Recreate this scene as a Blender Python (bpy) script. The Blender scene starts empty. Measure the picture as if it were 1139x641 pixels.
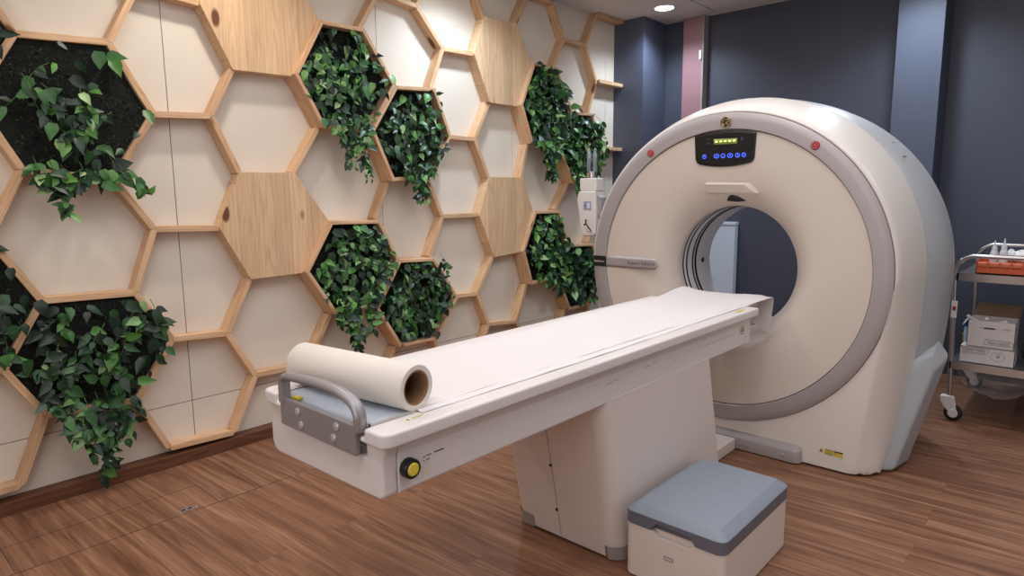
import bpy, bmesh, math, random
from mathutils import Vector, Matrix
C = bpy.context.scene.collection
R = math.radians
pi = math.pi
rnd = random.Random(7)

# ------------------------------------------------------------ helpers
def mesh_obj(name, verts, faces, mat=None, parent=None, smooth=False, ang=35, mats=None, fmat=None):
    me = bpy.data.meshes.new(name)
    me.from_pydata([tuple(v) for v in verts], [], faces)
    me.update()
    o = bpy.data.objects.new(name, me)
    C.objects.link(o)
    if mats:
        for m in mats: me.materials.append(m)
        if fmat:
            for p, i in zip(me.polygons, fmat): p.material_index = i
    elif mat: me.materials.append(mat)
    if smooth:
        me.polygons.foreach_set('use_smooth', [True]*len(me.polygons))
        if ang: me.set_sharp_from_angle(angle=R(ang))
    if parent: o.parent = parent
    return o

class MB:
    """collects shapes for ONE mesh"""
    def __init__(s): s.v = []; s.f = []
    def add(s, v, f):
        n = len(s.v); s.v += [tuple(a) for a in v]; s.f += [tuple(i+n for i in a) for a in f]; return s
    def box(s, x0, x1, y0, y1, z0, z1):
        return s.add([(x0,y0,z0),(x1,y0,z0),(x1,y1,z0),(x0,y1,z0),(x0,y0,z1),(x1,y0,z1),(x1,y1,z1),(x0,y1,z1)],
                     [(0,3,2,1),(4,5,6,7),(0,1,5,4),(1,2,6,5),(2,3,7,6),(3,0,4,7)])
    def prism(s, poly, axis, a, b):
        """poly: list of 2-tuples in the two other axes, extruded on axis from a to b"""
        def P(p, t):
            return {'x': (t, p[0], p[1]), 'y': (p[0], t, p[1]), 'z': (p[0], p[1], t)}[axis]
        n = len(poly)
        v = [P(p, a) for p in poly] + [P(p, b) for p in poly]
        f = [tuple(range(n))[::-1], tuple(range(n, 2*n))] + [(i, (i+1) % n, n+(i+1) % n, n+i) for i in range(n)]
        return s.add(v, f)
    def lathe(s, prof, c=(0,0,0), axis='z', n=48, closed=False):
        """prof: (radius, height along axis)"""
        v = []; f = []
        for r, h in prof:
            for i in range(n):
                a = 2*pi*i/n; ca, sa = r*math.cos(a), r*math.sin(a)
                v.append({'z': (c[0]+ca, c[1]+sa, c[2]+h), 'y': (c[0]+ca, c[1]+h, c[2]+sa), 'x': (c[0]+h, c[1]+ca, c[2]+sa)}[axis])
        m = len(prof)
        for j in range(m-1 if not closed else m):
            k = (j+1) % m
            for i in range(n):
                i2 = (i+1) % n
                f.append((j*n+i, j*n+i2, k*n+i2, k*n+i))
        if not closed:
            if prof[0][0] > 1e-6: f.append(tuple(range(n))[::-1])
            if prof[-1][0] > 1e-6: f.append(tuple((m-1)*n+i for i in range(n)))
        return s.add(v, f)
    def tube(s, pts, r, n=10, cap=True):
        pts = [Vector(p) for p in pts]; v = []; f = []; m = len(pts)
        rr = r if isinstance(r, (list, tuple)) else [r]*m
        t0 = (pts[1]-pts[0]).normalized()
        up = Vector((0,0,1)) if abs(t0.z) < .9 else Vector((1,0,0))
        x = t0.cross(up).normalized()
        for j, p in enumerate(pts):
            a = pts[max(j-1,0)]; b = pts[min(j+1,m-1)]
            t = (b-a).normalized()
            x = (x - t*x.dot(t)).normalized(); y = t.cross(x)
            for i in range(n):
                an = 2*pi*i/n
                v.append(p + (x*math.cos(an)+y*math.sin(an))*rr[j])
        for j in range(m-1):
            for i in range(n):
                i2 = (i+1) % n
                f.append((j*n+i, j*n+i2, (j+1)*n+i2, (j+1)*n+i))
        if cap: f.append(tuple(range(n))[::-1]); f.append(tuple((m-1)*n+i for i in range(n)))
        return s.add(v, f)
    def xf(s, M):
        s.v = [tuple(M @ Vector(a)) for a in s.v]; return s
    def build(s, name, mat, parent=None, smooth=False, bevel=0, seg=2, ang=35):
        me = bpy.data.meshes.new(name); me.from_pydata(s.v, [], s.f); me.update()
        bm = bmesh.new(); bm.from_mesh(me)
        bmesh.ops.remove_doubles(bm, verts=bm.verts, dist=1e-6)
        bmesh.ops.recalc_face_normals(bm, faces=bm.faces)
        bm.to_mesh(me); bm.free()
        me.materials.append(mat)
        o = bpy.data.objects.new(name, me); C.objects.link(o)
        if smooth or bevel:
            me.polygons.foreach_set('use_smooth', [True]*len(me.polygons))
            me.set_sharp_from_angle(angle=R(ang))
        if bevel:
            md = o.modifiers.new('bevel', 'BEVEL'); md.width = bevel; md.segments = seg; md.limit_method = 'ANGLE'; md.angle_limit = R(30)
            md.harden_normals = False
            me.set_sharp_from_angle(angle=R(180))
            wn = o.modifiers.new('wn', 'WEIGHTED_NORMAL'); wn.keep_sharp = True
        if parent: o.parent = parent
        return o

def thing(name, label, cat, group=None):
    o = bpy.data.objects.new(name, None); C.objects.link(o); o.empty_display_size = .05
    o['label'] = label; o['category'] = cat
    if group: o['group'] = group
    return o
def tag(o, label, cat, group=None):
    o['label'] = label; o['category'] = cat
    if group: o['group'] = group
    return o
def struct(o): o['kind'] = 'structure'; return o
def base_at(root, loc):
    """move an Empty to the base of its thing without moving its parts"""
    root.location = loc
    for ch in root.children: ch.location = ch.location - Vector(loc)

def smoothstep(a, b, x):
    t = max(0, min(1, (x-a)/(b-a))); return t*t*(3-2*t)
def arc_pts(cx, cy, r, a0, a1, n):
    return [(cx+r*math.cos(R(a0+(a1-a0)*i/n)), cy+r*math.sin(R(a0+(a1-a0)*i/n))) for i in range(n+1)]
def rrect(x0, x1, y0, y1, r, n=5):
    return (arc_pts(x1-r, y0+r, r, -90, 0, n)+arc_pts(x1-r, y1-r, r, 0, 90, n)+
            arc_pts(x0+r, y1-r, r, 90, 180, n)+arc_pts(x0+r, y0+r, r, 180, 270, n))

# ------------------------------------------------------------ materials
def lin(c): return tuple((x/12.92 if x <= .04045 else ((x+.055)/1.055)**2.4) for x in (v/255 for v in c))
def mat(name, rgb, rough=.5, metal=0, noise=0, nscale=8, bump=0, bscale=200, emit=None, estr=1, spec=.5, trans=0, alpha=1, coat=0):
    m = bpy.data.materials.new(name); m.use_nodes = True
    nt = m.node_tree; b = nt.nodes['Principled BSDF']
    col = (*lin(rgb), 1)
    b.inputs['Roughness'].default_value = rough; b.inputs['Metallic'].default_value = metal
    b.inputs['Specular IOR Level'].default_value = spec
    b.inputs['Transmission Weight'].default_value = trans; b.inputs['Alpha'].default_value = alpha
    b.inputs['Coat Weight'].default_value = coat
    tc = nt.nodes.new('ShaderNodeTexCoord')
    nz = nt.nodes.new('ShaderNodeTexNoise'); nz.inputs['Scale'].default_value = nscale; nz.inputs['Detail'].default_value = 4
    nt.links.new(tc.outputs['Object'], nz.inputs['Vector'])
    mx = nt.nodes.new('ShaderNodeMix'); mx.data_type = 'RGBA'
    k = 1-noise
    mx.inputs['A'].default_value = col; mx.inputs['B'].default_value = (col[0]*k, col[1]*k, col[2]*k, 1)
    nt.links.new(nz.outputs['Fac'], mx.inputs['Factor'])
    nt.links.new(mx.outputs['Result'], b.inputs['Base Color'])
    if bump:
        n2 = nt.nodes.new('ShaderNodeTexNoise'); n2.inputs['Scale'].default_value = bscale
        nt.links.new(tc.outputs['Object'], n2.inputs['Vector'])
        bp = nt.nodes.new('ShaderNodeBump'); bp.inputs['Strength'].default_value = bump; bp.inputs['Distance'].default_value = .002
        nt.links.new(n2.outputs['Fac'], bp.inputs['Height']); nt.links.new(bp.outputs['Normal'], b.inputs['Normal'])
    if emit:
        b.inputs['Emission Color'].default_value = (*lin(emit), 1); b.inputs['Emission Strength'].default_value = estr
    return m

def ramp(nt, stops):
    r = nt.nodes.new('ShaderNodeValToRGB'); e = r.color_ramp.elements
    e[0].position, e[0].color = stops[0][0], (*lin(stops[0][1]), 1)
    e[1].position, e[1].color = stops[-1][0], (*lin(stops[-1][1]), 1)
    for p, c in stops[1:-1]:
        k = e.new(p); k.color = (*lin(c), 1)
    return r

def wood_mat(name, light, mid, dark, stretch=(1.2, 14, 14), knots=True, rough=.55, plank=0, kn=(3.2, 7, 7), kt=(.07, .13)):
    m = bpy.data.materials.new(name); m.use_nodes = True
    nt = m.node_tree; N = nt.nodes.new; L = nt.links.new; b = nt.nodes['Principled BSDF']
    def MT(op, *ins):
        n_ = N('ShaderNodeMath'); n_.operation = op
        for i_, v_ in enumerate(ins):
            if isinstance(v_, (int, float)): n_.inputs[i_].default_value = v_
            else: L(v_, n_.inputs[i_])
        return n_.outputs[0]
    b.inputs['Roughness'].default_value = rough; b.inputs['Specular IOR Level'].default_value = .3
    tc = N('ShaderNodeTexCoord'); oi = N('ShaderNodeObjectInfo')
    va = N('ShaderNodeVectorMath'); va.operation = 'ADD'
    vm = N('ShaderNodeVectorMath'); vm.operation = 'SCALE'; vm.inputs['Scale'].default_value = 37.
    cb = N('ShaderNodeCombineXYZ')
    sx = N('ShaderNodeSeparateXYZ'); L(tc.outputs['Object'], sx.inputs[0])
    rnd_ = oi.outputs['Random']; pid = None
    for i in range(3): L(rnd_, cb.inputs[i])
    if plank:
        pid = MT('FLOOR', MT('DIVIDE', sx.outputs['Y'], plank))
        wn = N('ShaderNodeTexWhiteNoise'); wn.noise_dimensions = '1D'; L(MT('ADD', pid, MT('MULTIPLY', rnd_, 31.)), wn.inputs['W'])
        for i in range(3): L(wn.outputs['Value'], cb.inputs[i])
    L(cb.outputs[0], vm.inputs[0]); L(tc.outputs['Object'], va.inputs[0]); L(vm.outputs[0], va.inputs[1])
    mp = N('ShaderNodeMapping'); mp.inputs['Scale'].default_value = stretch; L(va.outputs[0], mp.inputs['Vector'])
    n1 = N('ShaderNodeTexNoise'); n1.inputs['Scale'].default_value = 1.; n1.inputs['Detail'].default_value = 2; n1.inputs['Distortion'].default_value = .25
    L(mp.outputs[0], n1.inputs['Vector'])
    fr = MT('PINGPONG', MT('MULTIPLY', n1.outputs['Fac'], 11.), .5)
    mp3 = N('ShaderNodeMapping'); mp3.inputs['Scale'].default_value = (stretch[0]*2, stretch[1]*8, stretch[2]*8); L(va.outputs[0], mp3.inputs['Vector'])
    n2 = N('ShaderNodeTexNoise'); n2.inputs['Scale'].default_value = 1.5; n2.inputs['Detail'].default_value = 3; L(mp3.outputs[0], n2.inputs['Vector'])
    ad = MT('ADD', MT('MULTIPLY', fr, .8), MT('MULTIPLY', n2.outputs['Fac'], .7))
    rp = ramp(nt, [(.2, light), (.62, mid), (1.05 if False else 1.0, dark)]); L(ad, rp.inputs[0])
    out = rp.outputs[0]
    if knots:
        mp2 = N('ShaderNodeMapping'); mp2.inputs['Scale'].default_value = kn; L(va.outputs[0], mp2.inputs['Vector'])
        vo = N('ShaderNodeTexVoronoi'); vo.inputs['Scale'].default_value = 1; L(mp2.outputs[0], vo.inputs['Vector'])
        mr = N('ShaderNodeMapRange'); mr.inputs['From Min'].default_value = kt[0]; mr.inputs['From Max'].default_value = kt[1]
        mr.inputs['To Min'].default_value = 1; mr.inputs['To Max'].default_value = 0; L(vo.outputs['Distance'], mr.inputs['Value'])
        mx = N('ShaderNodeMix'); mx.data_type = 'RGBA'; L(mr.outputs[0], mx.inputs['Factor']); L(out, mx.inputs['A'])
        mx.inputs['B'].default_value = (*lin((112, 70, 48)), 1); out = mx.outputs['Result']
    hv = N('ShaderNodeHueSaturation'); mr2 = N('ShaderNodeMapRange'); mr2.inputs['To Min'].default_value = .88; mr2.inputs['To Max'].default_value = 1.08
    L(wn.outputs['Value'] if plank else rnd_, mr2.inputs['Value']); L(out, hv.inputs['Color'])
    val = mr2.outputs[0]
    if plank:
        e_ = MT('ABSOLUTE', MT('SUBTRACT', MT('FRACT', MT('DIVIDE', sx.outputs['Y'], plank)), .5))
        val = MT('MULTIPLY', val, MT('SUBTRACT', 1., MT('MULTIPLY', MT('GREATER_THAN', e_, .488), .22)))
    L(val, hv.inputs['Value'])
    L(hv.outputs[0], b.inputs['Base Color'])
    bp = N('ShaderNodeBump'); bp.inputs['Strength'].default_value = .1; bp.inputs['Distance'].default_value = .001
    L(n2.outputs['Fac'], bp.inputs['Height']); L(bp.outputs[0], b.inputs['Normal'])
    return m

def leaf_mat(name, stops, rough=.42):
    m = bpy.data.materials.new(name); m.use_nodes = True
    nt = m.node_tree; N = nt.nodes.new; L = nt.links.new; b = nt.nodes['Principled BSDF']
    g = N('ShaderNodeNewGeometry'); rp = ramp(nt, stops); L(g.outputs['Random Per Island'], rp.inputs[0])
    tc = N('ShaderNodeTexCoord'); nz = N('ShaderNodeTexNoise'); nz.inputs['Scale'].default_value = 60; L(tc.outputs['Object'], nz.inputs['Vector'])
    hv = N('ShaderNodeHueSaturation'); mr = N('ShaderNodeMapRange'); mr.inputs['To Min'].default_value = .7; mr.inputs['To Max'].default_value = 1.3
    L(nz.outputs['Fac'], mr.inputs['Value']); L(mr.outputs[0], hv.inputs['Value']); L(rp.outputs[0], hv.inputs['Color'])
    L(hv.outputs[0], b.inputs['Base Color']); b.inputs['Roughness'].default_value = rough
    return m

def floor_mat():
    m = bpy.data.materials.new('vinyl_floor'); m.use_nodes = True
    nt = m.node_tree; N = nt.nodes.new; L = nt.links.new; b = nt.nodes['Principled BSDF']
    tc = N('ShaderNodeTexCoord')
    rot = N('ShaderNodeMapping'); rot.inputs['Rotation'].default_value = (0, 0, R(-3)); L(tc.outputs['Object'], rot.inputs['Vector'])
    # planks: long along x, .18 wide
    br = N('ShaderNodeTexBrick'); br.inputs['Scale'].default_value = 1
    br.inputs['Brick Width'].default_value = 1.25; br.inputs['Row Height'].default_value = .19; br.inputs['Mortar Size'].default_value = .0012
    br.inputs['Mortar Smooth'].default_value = 0; br.inputs['Bias'].default_value = 0
    br.inputs['Color1'].default_value = (0,0,0,1); br.inputs['Color2'].default_value = (1,1,1,1); br.inputs['Mortar'].default_value = (.5,.5,.5,1)
    of = N('ShaderNodeMapping'); of.inputs['Location'].default_value = (.67, .37, 0); L(tc.outputs['Object'], of.inputs['Vector'])
    L(of.outputs[0], br.inputs['Vector'])
    sc = N('ShaderNodeMapping'); sc.inputs['Scale'].default_value = (.8, 15, 1)
    ofs = N('ShaderNodeVectorMath'); ofs.operation = 'MULTIPLY_ADD'; ofs.inputs[1].default_value = (9, 9, 9)
    L(br.outputs['Color'], ofs.inputs[0]); L(rot.outputs[0], ofs.inputs[2]); L(ofs.outputs[0], sc.inputs['Vector'])
    n1 = N('ShaderNodeTexNoise'); n1.inputs['Scale'].default_value = 1.6; n1.inputs['Detail'].default_value = 6; n1.inputs['Distortion'].default_value = .9
    n1.inputs['Roughness'].default_value = .62
    L(sc.outputs[0], n1.inputs['Vector'])
    sc2 = N('ShaderNodeMapping'); sc2.inputs['Scale'].default_value = (2.2, 110, 1); L(ofs.outputs[0], sc2.inputs['Vector'])
    n2 = N('ShaderNodeTexNoise'); n2.inputs['Scale'].default_value = 1.4; n2.inputs['Detail'].default_value = 3; L(sc2.outputs[0], n2.inputs['Vector'])
    ad = N('ShaderNodeMath'); ad.operation = 'MULTIPLY_ADD'; ad.inputs[1].default_value = .38; L(n2.outputs['Fac'], ad.inputs[0]); L(n1.outputs['Fac'], ad.inputs[2])
    ad2 = N('ShaderNodeMath'); ad2.operation = 'SUBTRACT'; ad2.inputs[1].default_value = .06; L(ad.outputs[0], ad2.inputs[0]); ad = ad2
    rp = ramp(nt, [(.36, (88, 58, 42)), (.55, (120, 82, 61)), (.68, (140, 99, 75)), (.88, (168, 128, 100))]); L(ad.outputs[0], rp.inputs[0])
    mx = N('ShaderNodeMix'); mx.data_type = 'RGBA'; L(br.outputs['Fac'], mx.inputs['Factor']); L(rp.outputs[0], mx.inputs['A'])
    mx.inputs['B'].default_value = (*lin((60, 36, 26)), 1)
    mm = N('ShaderNodeMath'); mm.operation = 'MULTIPLY'; mm.inputs[1].default_value = .25; L(br.outputs['Fac'], mm.inputs[0]); L(mm.outputs[0], mx.inputs['Factor'])
    L(mx.outputs['Result'], b.inputs['Base Color'])
    b.inputs['Roughness'].default_value = .42; b.inputs['Specular IOR Level'].default_value = .35
    bp = N('ShaderNodeBump'); bp.inputs['Strength'].default_value = .12; bp.inputs['Distance'].default_value = .001
    L(n2.outputs['Fac'], bp.inputs['Height']); L(bp.outputs[0], b.inputs['Normal'])
    return m

M_pine = wood_mat('pine', (226, 192, 156), (212, 172, 134), (180, 134, 98), stretch=(1.0, 16, 16), kn=(2.2, 5, 5), kt=(.09, .14))
M_panel = wood_mat('pine_panel', (228, 196, 160), (216, 180, 142), (196, 154, 116), stretch=(.7, 13, 13), plank=.105, kn=(2.6, 5.5, 5.5), kt=(.10, .15))
M_skirt = wood_mat('brown_skirting', (122, 80, 58), (104, 66, 46), (80, 50, 36), stretch=(1, 16, 16), knots=False)
M_cream = mat('cream_panel', (230, 220, 206), .6, noise=.06, nscale=2)
M_groove = mat('groove', (70, 58, 48), .8)
M_dark = mat('slate_paint', (70, 73, 87), .55, noise=.05, bump=.35, bscale=160)
M_dark2 = mat('slate_paint_light', (80, 86, 104), .5, noise=.05, bump=.35, bscale=160)
M_pink = mat('dusty_pink', (158, 116, 122), .5, noise=.08)
M_ceil = mat('ceiling_paint', (226, 220, 216), .8, noise=.03)
M_floor = floor_mat()
M_gwhite = mat('gantry_ivory', (216, 203, 192), .38, noise=.02, nscale=3)
M_gshell = mat('gantry_white', (224, 216, 208), .33, noise=.02, nscale=3)
M_ring = mat('gantry_silver', (176, 168, 168), .42, metal=.25, noise=.05, bump=.1, bscale=400)
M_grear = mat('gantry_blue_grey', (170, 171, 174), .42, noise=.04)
M_bump = mat('bumper_grey', (158, 150, 147), .5, noise=.04)
M_liner = mat('liner_silver', (236, 236, 240), .3, metal=.0, noise=.06)
M_black = mat('black_plastic', (20, 20, 24), .35)
M_blackband = mat('black_band', (16, 16, 18), .45)
M_white = mat('table_white', (222, 215, 212), .38, noise=.02, nscale=4)
M_white2 = mat('pedestal_white', (224, 212, 206), .42, noise=.03, nscale=3)
M_cradle = mat('cradle_blue_grey', (186, 194, 206), .35, noise=.04)
M_paper = mat('exam_paper', (222, 216, 214), .8, noise=.03, bump=.15, bscale=120)
M_roll = mat('paper_roll_white', (222, 213, 204), .8, noise=.03, bump=.2, bscale=300)
M_card = mat('cardboard_core', (150, 114, 84), .8, noise=.15)
M_handle = mat('grey_metal', (158, 154, 156), .4, metal=.45, noise=.06)
M_screw = mat('screw_cap', (196, 192, 190), .3, metal=.4)
M_yellow = mat('yellow_plastic', (222, 200, 70), .4)
M_steptop = mat('step_blue_grey', (136, 144, 155), .5, noise=.08, nscale=20, bump=.3, bscale=500)
M_stepside = mat('step_dark_grey', (104, 106, 118), .5, noise=.05)
M_stepbox = mat('step_white', (224, 210, 202), .45, noise=.03)
M_foot = mat('foot_grey', (160, 152, 148), .5)
M_steel = mat('stainless', (196, 190, 188), .22, metal=.95)
M_steeld = mat('stainless_shelf', (150, 146, 146), .35, metal=.85)
M_orange = mat('orange_plastic', (214, 96, 52), .45, noise=.1)
M_orange_in = mat('orange_clear', (226, 122, 82), .4, noise=.1)
M_boxwhite = mat('carton_white', (216, 208, 206), .7, noise=.04)
M_kraft = mat('kraft', (132, 106, 84), .85, noise=.1)
M_ink = mat('ink', (38, 36, 42), .7)
M_inkgrey = mat('ink_grey', (120, 112, 112), .7)
M_inkbrown = mat('ink_brown', (150, 110, 60), .7)
M_tissue = mat('tissue', (232, 230, 228), .9, noise=.05)
M_bottle = mat('frosted_bottle', (220, 220, 224), .35, alpha=.85)
M_blue = mat('blue_cap', (30, 110, 200), .4)
M_bluebody = mat('blue_bottle', (190, 210, 226), .3)
M_bagclear = mat('clear_film', (224, 220, 218), .1, alpha=.32, spec=1)
M_baggrey = mat('grey_bag', (92, 92, 98), .35, noise=.3, nscale=20)
M_caster = mat('caster_white', (220, 214, 210), .4)
M_rubber = mat('rubber', (28, 27, 28), .6)
M_sticker = mat('sticker_white', (226, 216, 212), .5)
M_red = mat('red_button', (160, 40, 48), .35)
M_redlight = mat('red_button_mark', (222, 150, 148), .4)
M_disp = mat('display_green', (120, 132, 70), .3, emit=(120, 132, 60), estr=.35)
M_seg = mat('display_segment', (250, 255, 140), .3, emit=(240, 255, 120), estr=2.2)
M_glow = mat('blue_glyph', (90, 120, 255), .3, emit=(70, 100, 255), estr=2.2)
M_gold = mat('emblem_gold', (214, 190, 150), .25, metal=.9)
M_stripblack = mat('name_plate_black', (24, 22, 26), .35)
M_warn = mat('warning_yellow', (206, 184, 60), .5)
M_cab = mat('cabinet_enamel', (206, 216, 232), .35, noise=.02)
M_lens = mat('lamp_diffuser', (255, 255, 255), .4, emit=(255, 250, 244), estr=14)
M_rim = mat('lamp_rim', (240, 238, 236), .4)
M_moss = leaf_mat('moss_dark', [(0, (10, 16, 12)), (.5, (18, 28, 20)), (.85, (34, 50, 32)), (1, (62, 70, 46))], .8)
M_mossbase = mat('moss_base', (12, 17, 13), .95, noise=.4, nscale=60, bump=1, bscale=90)
LEAF_DARK = leaf_mat('ivy_leaf_dark', [(0, (16, 34, 24)), (.4, (26, 54, 34)), (.7, (46, 92, 46)), (.9, (84, 140, 62)), (1, (140, 170, 120))])
LEAF_MID = leaf_mat('ivy_leaf_mid', [(0, (18, 38, 26)), (.35, (28, 62, 36)), (.65, (58, 108, 50)), (.88, (100, 154, 70)), (1, (156, 184, 130))])
M_stem = mat('stem_green', (74, 104, 52), .6)

# ------------------------------------------------------------ room shell
H = 3.01; XR = 5.4; YF = -3.4; YB = 4.5; WX = -.08
struct(MB().box(-.3, XR+.1, YF-.1, 4.7, -.1, 0).build('floor', M_floor))
struct(MB().box(-.3, XR+.1, YF-.1, 4.7, H, H+.1).build('ceiling', M_ceil))
# left wall: cream panels with dark joints
b = MB()
ys = [YF, -2.64, -1.337, -.018, 1.303, 2.607, 3.931, 4.07]
g = .0022
for i in range(len(ys)-1):
    for z0, z1 in ((0, .312), (.312, H)):
        b.box(WX-.02, WX, ys[i]+g*(i > 0), ys[i+1]-g*(i < len(ys)-2), z0+(g if z0 else 0), z1-(g if z0 == 0 else 0))
struct(b.build('wall_left', M_cream))
struct(MB().box(WX-.06, WX-.021, YF, 4.07, 0, H).build('wall_left_backing', M_groove))
o = MB().box(0, (4.07-YF), -.02, .06, 0, .064)
o = o.build('baseboard_left', M_skirt, bevel=.002); struct(o)
o.matrix_world = Matrix(((0,1,0,WX+.02),(1,0,0,YF),(0,0,1,0),(0,0,0,1)))
# dark walls
struct(MB().box(WX-.06, .24, 4.0705, 4.49, 0, H).build('wall_corner', M_dark2))
struct(MB().box(-.1, XR, YB-.01, YB+.1, 0, H).build('wall_back', M_dark))
struct(MB().box(.455, .655, 4.42, YB, 0, H).build('trim_1', M_pink, bevel=.003))
struct(MB().box(.655, .672, 4.40, YB, 0, H).build('trim_2', M_bump, bevel=.002))
tag(MB().box(.635, .658, 4.385, 4.42, 2.62, 2.70).build('door_contact', M_rim, bevel=.003), 'small white plastic contact near the top of the dusty pink column', 'sensor')
struct(MB().box(2.29, 2.58, 4.18, YB, 0, H).build('trim_3', M_dark2))
struct(MB().box(XR, XR+.1, YF, YB+.1, 0, H).build('wall_right', M_dark))
struct(MB().box(-.1, XR, YF-.1, YF, 0, H).build('wall_front', M_cream))
struct(MB().box(.66, 2.29, YB-.022, YB-.01, 0, .08).build('baseboard_back', M_dark))
# thin joint lines in ceiling
struct(MB().box(.785, .79, 3.6, 4.38, H-.0015, H+.01).build('trim_4', M_groove))

# ------------------------------------------------------------ honeycomb wall
VT = """-5.5,-5,-1.778,0.095;-5.5,-3,-1.778,0.673;-5.5,-1,-1.777,1.25;-5.5,1,-1.777,1.828;-5.5,3,-1.776,2.407;-5.5,5,-1.776,2.985;-5,-6,-1.616,-0.193;-5,-4,-1.618,0.385;-5,-2,-1.617,0.961;-5,0,-1.616,1.539;-5,2,-1.615,2.117;-5,4,-1.615,2.696;-5,6,-1.615,3.274;-4,-6,-1.296,-0.187;-4,-4,-1.3,0.391;-4,-2,-1.298,0.961;-4,0,-1.295,1.538;-4,2,-1.292,2.117;-4,4,-1.291,2.696;-4,6,-1.292,3.274;-3.5,-7,-1.133,-0.479;-3.5,-5,-1.14,0.115;-3.5,-3,-1.145,0.672;-3.5,-1,-1.137,1.249;-3.5,1,-1.134,1.827;-3.5,3,-1.13,2.406;-3.5,5,-1.13,2.985;-3.5,7,-1.13,3.563;-2.5,-7,-0.811,-0.476;-2.5,-5,-0.816,0.123;-2.5,-3,-0.826,0.667;-2.5,-1,-0.82,1.247;-2.5,1,-0.816,1.827;-2.5,3,-0.806,2.407;-2.5,5,-0.806,2.985;-2.5,7,-0.807,3.563;-2,-6,-0.655,-0.174;-2,-4,-0.692,0.425;-2,-2,-0.659,0.955;-2,0,-0.675,1.54;-2,2,-0.648,2.116;-2,4,-0.642,2.697;-2,6,-0.645,3.274;-1,-6,-0.334,-0.184;-1,-4,-0.315,0.4;-1,-2,-0.273,0.945;-1,0,-0.32,1.5;-1,2,-0.287,2.136;-1,4,-0.316,2.698;-1,6,-0.322,3.274;-0.5,-7,-0.165,-0.48;-0.5,-5,-0.18,0.107;-0.5,-3,-0.12,0.681;-0.5,-1,-0.16,1.256;-0.5,1,-0.117,1.822;-0.5,3,-0.141,2.415;-0.5,5,-0.16,2.985;-0.5,7,-0.161,3.563;0.5,-7,0.161,-0.482;0.5,-5,0.167,0.095;0.5,-3,0.166,0.666;0.5,-1,0.169,1.246;0.5,1,0.165,1.835;0.5,3,0.152,2.395;0.5,5,0.162,2.985;0.5,7,0.162,3.563;1,-6,0.325,-0.193;1,-4,0.312,0.394;1,-2,0.32,0.961;1,0,0.299,1.539;1,2,0.299,2.094;1,4,0.322,2.695;1,6,0.324,3.274;2,-6,0.647,-0.193;2,-4,0.647,0.39;2,-2,0.632,0.965;2,0,0.615,1.539;2,2,0.633,2.101;2,4,0.651,2.707;2,6,0.647,3.275;2.5,-7,0.809,-0.484;2.5,-5,0.812,0.097;2.5,-3,0.818,0.683;2.5,-1,0.819,1.261;2.5,1,0.796,1.815;2.5,3,0.819,2.427;2.5,5,0.809,2.989;2.5,7,0.808,3.563;3.5,-7,1.133,-0.484;3.5,-5,1.145,0.095;3.5,-3,1.125,0.675;3.5,-1,1.185,1.253;3.5,1,1.145,1.817;3.5,3,1.119,2.433;3.5,5,1.129,2.985;3.5,7,1.131,3.563;4,-6,1.299,-0.195;4,-4,1.313,0.383;4,-2,1.33,0.986;4,0,1.297,1.501;4,2,1.349,2.117;4,4,1.284,2.694;4,6,1.291,3.272;5,-6,1.621,-0.196;5,-4,1.653,0.379;5,-2,1.636,0.971;5,0,1.634,1.531;5,2,1.688,2.136;5,4,1.588,2.66;5,6,1.611,3.269;5.5,-7,1.778,-0.485;5.5,-5,1.788,0.092;5.5,-3,1.863,0.661;5.5,-1,1.771,1.256;5.5,1,1.828,1.822;5.5,3,1.813,2.423;5.5,5,1.763,2.967;5.5,7,1.775,3.563;6.5,-7,2.099,-0.486;6.5,-5,2.085,0.096;6.5,-3,2.112,0.651;6.5,-1,2.14,1.257;6.5,1,2.111,1.818;6.5,3,2.112,2.43;6.5,5,2.083,2.989;6.5,7,2.098,3.563;7,-6,2.255,-0.197;7,-4,2.231,0.392;7,-2,2.292,0.93;7,0,2.254,1.536;7,2,2.271,2.106;7,4,2.23,2.702;7,6,2.254,3.276;8,-6,2.576,-0.2;8,-4,2.561,0.363;8,-2,2.59,0.948;8,0,2.63,1.532;8,2,2.576,2.105;8,4,2.569,2.712;8,6,2.575,3.273;8.5,-7,2.743,-0.487;8.5,-5,2.728,0.081;8.5,-3,2.692,0.663;8.5,-1,2.751,1.271;8.5,1,2.706,1.812;8.5,3,2.736,2.448;8.5,5,2.729,2.978;8.5,7,2.74,3.562;9.5,-7,3.067,-0.486;9.5,-5,3.058,0.087;9.5,-3,3.049,0.668;9.5,-1,3.073,1.268;9.5,1,3.035,1.827;9.5,3,3.04,2.449;9.5,5,3.049,2.964;9.5,7,3.059,3.561;10,-6,3.226,-0.199;10,-4,3.219,0.375;10,-2,3.215,0.965;10,0,3.258,1.498;10,2,3.255,2.106;10,4,3.196,2.704;10,6,3.211,3.264;11,-6,3.551,-0.198;11,-4,3.546,0.377;11,-2,3.572,0.95;11,0,3.566,1.518;11,2,3.544,2.119;11,4,3.507,2.708;11,6,3.518,3.282;11.5,-7,3.714,-0.486;11.5,-5,3.712,0.091;11.5,-3,3.724,0.665;11.5,-1,3.726,1.242;11.5,1,3.712,1.824;11.5,3,3.677,2.417;11.5,5,3.667,2.997;11.5,7,3.7,3.566;12.5,-7,4.037,-0.485;12.5,-5,4.037,0.092;12.5,-3,4.04,0.669;12.5,-1,4.041,1.247;12.5,1,4.032,1.828;12.5,3,4.008,2.415;12.5,5,4.001,2.994;12.5,7,4.028,3.566"""
VV = {}
for t in VT.split(';'):
    a, b_, c_, d_ = map(float, t.split(',')); VV[(a, b_)] = (c_, d_)
for v in range(-6, 7):
    if (11.5, v) in VV: VV[(12.5, v)] = (4.066, VV[(11.5, v)][1])
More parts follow.
